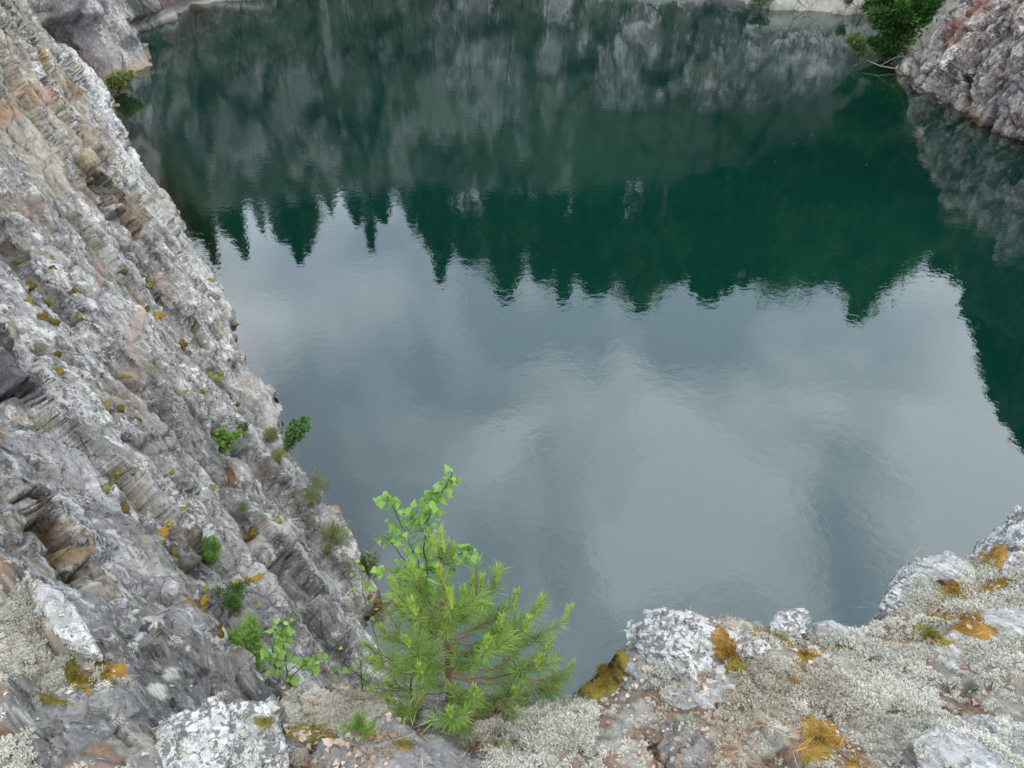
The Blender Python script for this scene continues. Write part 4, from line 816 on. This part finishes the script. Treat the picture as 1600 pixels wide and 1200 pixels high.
# ------------------------------------------------------------------ near saplings
def pts_curve(a, b_, sag, n_=8, up=None):
    t = np.linspace(0, 1, n_)[:, None]; return a*(1-t)+b_*t+np.array([0, 0, 1])*sag*np.sin(t*math.pi)*1.0
def pine():
    Y0 = 1.0; base = at_y(702, 1128, Y0); top = at_y(690, 872, Y0); r = np.random.default_rng(5)
    root = thing('pine_sapling', base, 'young bright green pine sapling on the edge of the ledge', 'pine tree')
    tr_ = MB(); mid = [base, at_y(703, 1060, Y0), at_y(697, 1000, Y0), at_y(691, 940, Y0), top]; tt = np.linspace(0, 4, 20)
    tp = np.stack([np.interp(tt, range(5), [m_[k] for m_ in mid]) for k in range(3)], 1); tp[1:-1] += r.normal(size=(18, 3))*.0015
    tr_.tube(tp, .0115, .0035, 8); tr_.build('trunk', M['bark'], root, base)
    def trunk_at(f): return np.array([np.interp(f, np.linspace(0, 1, 20), tp[:, k]) for k in range(3)])
    # tips: px, py, y offset, height on trunk, candle pixels
    tips = [(683, 868, 0, .98, 34), (694, 862, .0, .99, 42), (708, 872, .01, .97, 28), (652, 905, -.02, .80, 28), (620, 925, .02, .68, 24), (640, 915, .1, .7, 22), (706, 950, -.12, .82, 36), (738, 925, .04, .82, 26),
            (776, 915, .06, .76, 38), (752, 925, -.03, .75, 30), (725, 935, -.08, .7, 22), (650, 960, -.12, .66, 28), (802, 945, .02, .62, 26), (838, 958, .04, .54, 34), (878, 975, .02, .5, 36), (820, 985, -.06, .5, 24),
            (780, 985, -.1, .48, 28), (885, 1052, .0, .3, 26), (855, 1015, .1, .38, 22), (862, 1078, .02, .22, 18), (800, 1088, -.08, .2, 16), (838, 1040, -.08, .34, 20), (760, 1012, -.16, .42, 20),
            (602, 990, .02, .5, 14), (592, 1040, -.02, .34, 14), (612, 1075, -.04, .22, 12), (640, 1010, -.12, .42, 16), (660, 1050, -.16, .3, 12), (705, 1120, -.22, .18, 16), (612, 1100, -.08, .12, 10), (580, 1015, .08, .4, 12),
            (665, 925, .14, .72, 18), (758, 960, .16, .6, 18), (850, 1100, .05, .16, 12), (780, 1108, .02, .14, 10), (650, 985, .15, .5, 12), (812, 1110, -.02, .1, 10), (740, 1085, -.18, .2, 14), (630, 955, .0, .6, 18), (690, 905, -.04, .88, 22)]
    for (a, b_, dy, fr_, cp) in tips:
        A = trunk_at(fr_ if fr_ > .9 else fr_*.86); T = at_y(a, b_, Y0+dy); L = np.linalg.norm(T-A)
        t = np.linspace(0, 1, 9)[:, None]; C = A*(1-t)+T*t; C[:, 2] -= (.16*L*np.sin(t*math.pi))[:, 0]*(.9 if fr_ < .9 else 0); C[1:-1] += r.normal(size=(7, 3))*.003
        br = MB(); br.tube(C, max(.0045*min(1, L*3+.1), .0018), .0013, 5)
        segs = [(C, .35 if L > .12 else .05)]
        for k in range(int(L*16)):                              # side twigs
            f = r.uniform(.4, .92); S0 = np.array([np.interp(f, np.linspace(0, 1, 9), C[:, q]) for q in range(3)]); dv = unit(unit(T-A)*.7+rdir(1, r)[0]*.75+[0, 0, .35]); ln = r.uniform(.04, .09)
            tw = S0+dv*ln*np.linspace(0, 1, 5)[:, None]+np.array([0, 0, .2])*ln*(np.linspace(0, 1, 5)**2)[:, None]; br.tube(tw, .0018, .0012, 4); segs.append((tw, .2))
        bo = br.build('branch', M['bark'] if b_ < 1090 else M['deadtwig'], root, base)
        nd = MB()
        for (S, f0) in segs:
            ll = np.linalg.norm(np.diff(S, axis=0), axis=1).sum(); n_ = int(1050*ll*(1-f0))+12; f = r.uniform(f0, 1, n_); c = np.stack([np.interp(f, np.linspace(0, 1, len(S)), S[:, k]) for k in range(3)], 1)
            ax = unit(S[-1]-S[0]); side = rdir(n_, r); side = unit(side-(side@ax)[:, None]*ax); d = unit(side*.85+ax*.75+[0, 0, .1])
            V, Fc = quads(c, d, rdir(n_, r), r.uniform(.022, .048, n_), .0019); nd.add(V, Fc)
        nd.build('needles', M['needle'], bo, base, smooth=False)
        if cp > 8:
            hgt = cp/FPX*((T-EYE)@F_)/math.cos(math.radians(50))*.82; top_ = T+np.array([(a-720)*.00012, 0, hgt]); so_ = MB(); so_.tube([T, (T+top_)/2, top_], .0028, .0013, 6)
            sh_ = so_.build('shoot', M['shootcore'], root, base)
            n_ = 130; f = r.uniform(0, 1, n_)[:, None]; c = T*(1-f)+top_*f; side = rdir(n_, r)*[1, 1, .1]
            V, Fc = quads(c, unit(side)*.5+[0, 0, .9], rdir(n_, r), r.uniform(.010, .024, n_), .0017); nn_ = MB(); nn_.add(V, Fc); nn_.build('needles', M['shoot'], sh_, base, smooth=False)
    # bare grey twigs low on the trunk
    for (f, a, b_, dy) in ((.1, 590, 1088, -.05), (.14, 655, 1128, -.1), (.12, 790, 1068, -.05), (.3, 640, 1035, -.1), (.42, 660, 1000, -.08), (.2, 768, 1052, .02), (.16, 745, 1115, -.05), (.06, 640, 1100, -.1), (.5, 655, 985, -.02)):
        A = trunk_at(f); T = at_y(a, b_, Y0+dy); mb_ = MB(); C = pts_curve(A, T, .01); C[1:-1] += r.normal(size=(6, 3))*.004; mb_.tube(C, .0026, .0010, 5)
        for k in range(3): q = C[r.integers(3, 7)]; mb_.tube([q, q+rdir(1, r)[0]*.03, q+rdir(1, r)[0]*.05], .001, .0006, 4)
        mb_.build('branch', M['deadtwig'], root, base)
pine()
def birch(label, paths, Y0, leafs, seed, size=.026, thick=.003):
    """paths: lists of pixels; leaves hang along the upper parts"""
    r = np.random.default_rng(seed); b0 = at_y(*paths[0][0][:2], Y0); root = thing('birch_sapling', b0, label, 'birch tree')
    for i, pth in enumerate(paths):
        P = np.array([at_y(a, b_, Y0+dy) for (a, b_, dy) in pth]); t = np.linspace(0, len(P)-1, len(P)*4); C = np.stack([np.interp(t, range(len(P)), P[:, k]) for k in range(3)], 1); C[1:-1] += r.normal(size=C[1:-1].shape)*.0012
        mb_ = MB(); mb_.tube(C, thick if i == 0 else thick*.55, thick*.35, 6); st = mb_.build('stem' if i == 0 else 'branch', M['birchbark'], root, b0)
        n_ = leafs[i]
        if not n_: continue
        f = r.uniform(.35 if i == 0 else .15, 1.0, n_); c = np.stack([np.interp(f*(len(C)-1), range(len(C)), C[:, k]) for k in range(3)], 1)
        pet = rdir(n_, r)*[1, .7, .6]*.020; lf = MB()
        for q in range(n_): lf.tube([c[q], c[q]+pet[q]*.6+[0, 0, .004], c[q]+pet[q]], .0006, .0005, 3)
        V, Fc = birch_leaves(c+pet, pet*18+np.array([0, -.1, -.45])+.5*rdir(n_, r), rdir(n_, r)*[1, 1, .35], size*r.uniform(.42, 1.2, n_)); lf.add(V, Fc); lf.build('foliage', M['birchleaf'], root, b0)
birch('leafy birch sapling with two leaders rising behind the pine', [
  [(650, 1128, 0), (641, 1080, 0), (648, 1030, 0), (660, 960, .02), (668, 890, .03), (662, 850, .03), (668, 815, .03), (680, 785, .03), (698, 758, .03), (706, 738, .03)],
  [(660, 905, .03), (655, 880, .03), (640, 850, .03), (628, 820, .03), (612, 790, .03), (604, 775, .03)],
  [(668, 890, .03), (640, 885, .05), (605, 840, .06), (596, 838, .06)], [(664, 930, .02), (630, 905, .04), (600, 885, .06)],
  [(668, 900, .03), (700, 880, .05), (725, 862, .06), (745, 856, .06)], [(680, 785, .03), (670, 780, .0), (664, 778, 0)], [(668, 815, .03), (650, 812, .05), (640, 800, .05)], [(690, 930, .03), (650, 925, .05), (612, 925, .06)]],
  1.06, [120, 70, 38, 44, 48, 20, 20, 42], 3, .0215, .0025)
birch('small birch with pale leaves growing from leaf litter left of the pine', [
  [(480, 1138, 0), (462, 1095, 0), (449, 1058, 0), (447, 1030, 0), (440, 990, 0), (448, 955, 0)], [(450, 1060, 0), (475, 1040, -.03), (505, 1030, -.04)], [(448, 1035, 0), (425, 1020, .02), (428, 1000, .02)], [(450, 1050, 0), (490, 1020, .02), (535, 1022, .02)],
  [(452, 1065, 0), (430, 1045, .04), (422, 1020, .04)], [(444, 1000, 0), (430, 985, .02)]], 1.10, [34, 20, 14, 12, 14, 10], 9, .027, .0026)
birch('thin birch seedling with few leaves between the small birch and the pine', [
  [(563, 1118, 0), (566, 1080, 0), (564, 1040, 0), (556, 1010, 0)], [(565, 1085, 0), (580, 1060, 0), (585, 1045, 0)], [(565, 1060, 0), (545, 1040, 0), (535, 1045, 0)], [(566, 1095, 0), (552, 1075, 0)]], 1.14, [6, 3, 5, 2], 12, .024, .0022)
birch('pale tall birch twig hanging leaves in front of the wall left of the pine', [
  [(600, 1040, .1), (585, 990, .1), (568, 930, .1), (562, 885, .1), (566, 858, .1)], [(568, 930, .1), (552, 920, .1), (545, 900, .1)], [(565, 900, .1), (555, 880, .1)]], 1.15, [12, 4, 3], 15, .022, .0016)
r5 = np.random.default_rng(55)
def seedling(label, px, py, hpx, n, seed):
    r = np.random.default_rng(seed); hh = hit(px, py, NEAR); c = hh[0]; s = ((c-EYE)@F_)/FPX; root = thing('pine_seedling', c, label, 'pine tree'); mb_ = MB(); nd = MB()
    for k in range(n):
        d = unit(np.array([r.uniform(-1, 1), r.uniform(-.6, .6), 1.0])); L = hpx*s*r.uniform(.6, 1.2); mb_.tube([(0, 0, 0), d*L*.5, d*L], .0022, .001, 5)
        m_ = 90; f = r.uniform(.2, 1, m_)[:, None]; V, Fc = quads(d*L*f, rdir(m_, r)*.8+d*.8, rdir(m_, r), r.uniform(.018, .032, m_), .0015); nd.add(V, Fc)
    mb_.build('stem', M['bark'], root); nd.build('needles', M['needle'], root, smooth=False)
seedling('tiny pale pine seedling in the litter left of the flat grey rock', 560, 1150, 44, 6, 1)
mb = MB(); C = [at_y(656, 1132, .95), at_y(643, 1100, .95), at_y(642, 1065, .95), at_y(648, 1045, .95), at_y(655, 1020, .95)]; mb.tube(C, .0035, .002, 6); mb.tube([C[3], at_y(670, 1030, .95)], .002, .001, 5)
tag(mb.build('dead_twig', M['birchbark']), 'bent black dead twig standing left of the pine trunk', 'twig')
mb = MB()
for k in range(9):
    a_, b2_ = r5.uniform(560, 760), r5.uniform(1100, 1135); p = at_z(a_, b2_, 14.15); mb.tube([p, p+[r5.uniform(-.06, .06), .02, .02], p+[r5.uniform(-.12, .12), .04, .01]], .0018, .001, 5)
tag(mb.build('twig_litter', M['deadtwig']), 'thin grey twigs lying under the pine', 'twigs', kind='stuff')

# ------------------------------------------------------------------ forest beyond the rim (seen mirrored in the lake)
def conifer_proto(seed, w=.2, pine_=False):
    r = np.random.default_rng(seed); st = MB(); st.tube([(0, 0, -.05), (0, 0, .5), (0, 0, .98)], .014, .003, 6); cr_ = MB(); n_l = 34
    for i in range(n_l):
        f = i/(n_l-1); z0 = .10+.88*f if not pine_ else .45+.52*f; rad = w*(1-f)**.8*r.uniform(.7, 1.1)+.012 if not pine_ else w*math.sin(math.pi*min(1, .25+f*.75))*r.uniform(.5, 1)
        for k in range(9):
            a = r.uniform(0, 6.28); m_ = 6; t = np.linspace(.15, 1, m_)[:, None]; d = np.array([math.cos(a), math.sin(a), -.35*(1-f)])
            c = np.array([0, 0, z0])+d*rad*t*r.uniform(.7, 1.1); V, Fc = quads(c, d+.6*rdir(m_, r)+[0, 0, -.2], rdir(m_, r), .05, .022); cr_.add(V, Fc)
    return st, cr_
def birch_proto(seed):
    r = np.random.default_rng(seed); st = MB(); st.tube([(0, 0, -.05), (.01, 0, .5), (0, 0, .9)], .012, .004, 6); cr_ = MB()
    for i in range(26):
        f = r.uniform(.3, 1); a = r.uniform(0, 6.28); rad = .17*math.sin(math.pi*min(.97, .2+f*.75)); c0 = np.array([math.cos(a)*rad, math.sin(a)*rad, f*.97]); st.tube([(0, 0, max(.2, f-.2)), c0*[.6, .6, .98], c0], .004, .001, 4)
        m_ = 60; c = c0+r.normal(size=(m_, 3))*[.035, .035, .045]; V, Fc = quads(c, rdir(m_, r)+[0, 0, -.3], rdir(m_, r), .028, .018); cr_.add(V, Fc)
    return st, cr_
PRO = []
for kind_, pr in (('spruce_tree', conifer_proto(1)), ('spruce_tree', conifer_proto(2, .15)), ('pine_tree', conifer_proto(3, .2, True)), ('birch_tree', birch_proto(4)), ('spruce_tree', conifer_proto(5, .24))):
    PRO.append((kind_, mesh_obj('trunk', np.concatenate(pr[0].V), np.concatenate(pr[0].F), M['trunk']), mesh_obj('crown', np.concatenate(pr[1].V), np.concatenate(pr[1].F), M['birchfar'] if kind_ == 'birch_tree' else M['spruce'], smooth=False)))
TL = {'spruce_tree': 'dark spruce on the quarry rim, mirrored in the lake', 'pine_tree': 'tall pine on the quarry rim, mirrored in the lake', 'birch_tree': 'loose-crowned birch on the quarry rim, mirrored in the lake'}
def plant(kind_i, loc, h, wide=1.0):
    k, t_, c_ = PRO[kind_i]; root = thing(k, loc, TL[k], 'tree', k.replace('_', ' ')+'s along the quarry rim'); root.scale = (h*wide, h*wide, h); root.rotation_euler[2] = random.random()*6.28
    for s in (t_, c_):
        d = s.copy(); scene.collection.objects.link(d); d.parent = root
random.seed(4)
PROF = [(300, 400), (340, 418), (385, 408), (412, 375), (440, 392), (470, 416), (520, 362), (560, 362), (582, 394), (600, 362), (660, 372), (690, 440), (740, 430), (790, 468), (840, 450), (880, 472), (940, 462), (1000, 484), (1050, 455), (1110, 472),
        (1160, 455), (1200, 464), (1290, 450), (1335, 498), (1380, 450), (1440, 405), (1470, 440), (1510, 445)]
def mirror(px, py, R):
    d = ray(px, py); k = R/math.hypot(d[0], d[1]); p = EYE+d*k; return np.array([p[0], p[1], -p[2]])
def crest(px):
    d = ray(px, 400); az = math.atan2(d[0], d[1]); best = None
    E = loop_at(np.linspace(8, 31, 900)); a2 = np.arctan2(E[:, 2], E[:, 3]); Rr = np.hypot(E[:, 2], E[:, 3])
    ok = np.abs(a2-az) < .02
    if not ok.any(): return 95, 22
    i = np.where(ok)[0][np.argmax(Rr[ok])]; return Rr[i], E[i, 4]
def rim_tree(px, py, kind_i, back, wide=1.0):
    Rr, H = crest(px); R = Rr+back; p = mirror(px, py, R); gz = H+back*.12; h = p[2]-gz
    if h < 3: h = 3
    plant(kind_i, (p[0], p[1], gz-.3), h/.98, wide)
for (a, b_) in PROF:
    tip = a in (470, 582, 1335, 1000, 790, 340, 385, 690, 880, 1110)
    k = 1 if tip else random.choice([0, 3, 4, 2]); rim_tree(a, b_-(0 if tip else random.uniform(5, 25)), k, random.uniform(2, 6), 1.0)
[rim_tree(q_, 430+random.uniform(-10, 12), random.choice([0, 1, 3]), random.uniform(1, 4), 1.3) for q_ in range(1190, 1330, 14)]; rim_tree(1082, 440, 0, 4, 1.5); rim_tree(1070, 420, 4, 9, 1.2)
for i in range(64):
    a = random.uniform(660, 1500); b_ = np.interp(a, [p[0] for p in PROF], [p[1] for p in PROF])-random.uniform(0, 30)
    rim_tree(a, b_, random.choice([0, 1, 3, 2, 1, 3]), random.uniform(2, 14), 1.1)
for i in range(34):
    a = random.uniform(180, 680); b_ = np.interp(a, [p[0] for p in PROF], [p[1] for p in PROF])-random.uniform(6, 45); rim_tree(a, b_, random.choice([0, 4, 3, 2]), random.uniform(2, 10), 1.3)
ED = [(1505, 450), (1500, 490), (1512, 540), (1528, 600), (1552, 650), (1580, 690), (1606, 720), (1660, 750), (1740, 780), (1850, 800)]
ED2 = loop_at(np.linspace(24.5, 30.5, 400))
for i in range(64):
    t_ = (i % 32)/31*(len(ED)-1); a = np.interp(t_, range(len(ED)), [e[0] for e in ED]); b_ = np.interp(t_, range(len(ED)), [e[1] for e in ED])
    if i >= 32: a += random.uniform(15, 60)
    a += random.uniform(8, 16); d = ray(a, b_); az = math.atan2(d[0], d[1]); k = int(np.argmin(np.abs(np.arctan2(ED2[:, 2], ED2[:, 3])-az))); R = math.hypot(ED2[k, 2], ED2[k, 3])+random.uniform(.5, 3)
    p = mirror(a, b_, R); gz = ED2[k, 4]-.6; h = p[2]-gz
    if h > 1: plant([0, 4, 3, 4][i % 4], (p[0], p[1], gz), h*random.uniform(.85, 1), 2.4 if h < 5 else 1.5)
for k, t_, c_ in PRO:
    for o_ in (t_, c_): bpy.data.objects.remove(o_)

# tiny flecks floating on the water
mb = MB(); r = np.random.default_rng(66); fl = [(at_z(a, b_, .01)) for a, b_ in ((1228, 115), (1219, 108), (1363, 128), (1354, 258), (1240, 225), (1210, 252), (1268, 210), (1240, 140), (1375, 175), (1180, 150))]
for p in fl:
    V, Fc = quads(np.array([p]), np.array([[r.normal(), r.normal(), 0.01]]), np.array([[0, 1., 0]]), .11, .05); mb.add(V, Fc)
tag(mb.build('floating_debris', M['pebble']), 'tiny pale flecks floating near the right cove', 'debris', kind='stuff')
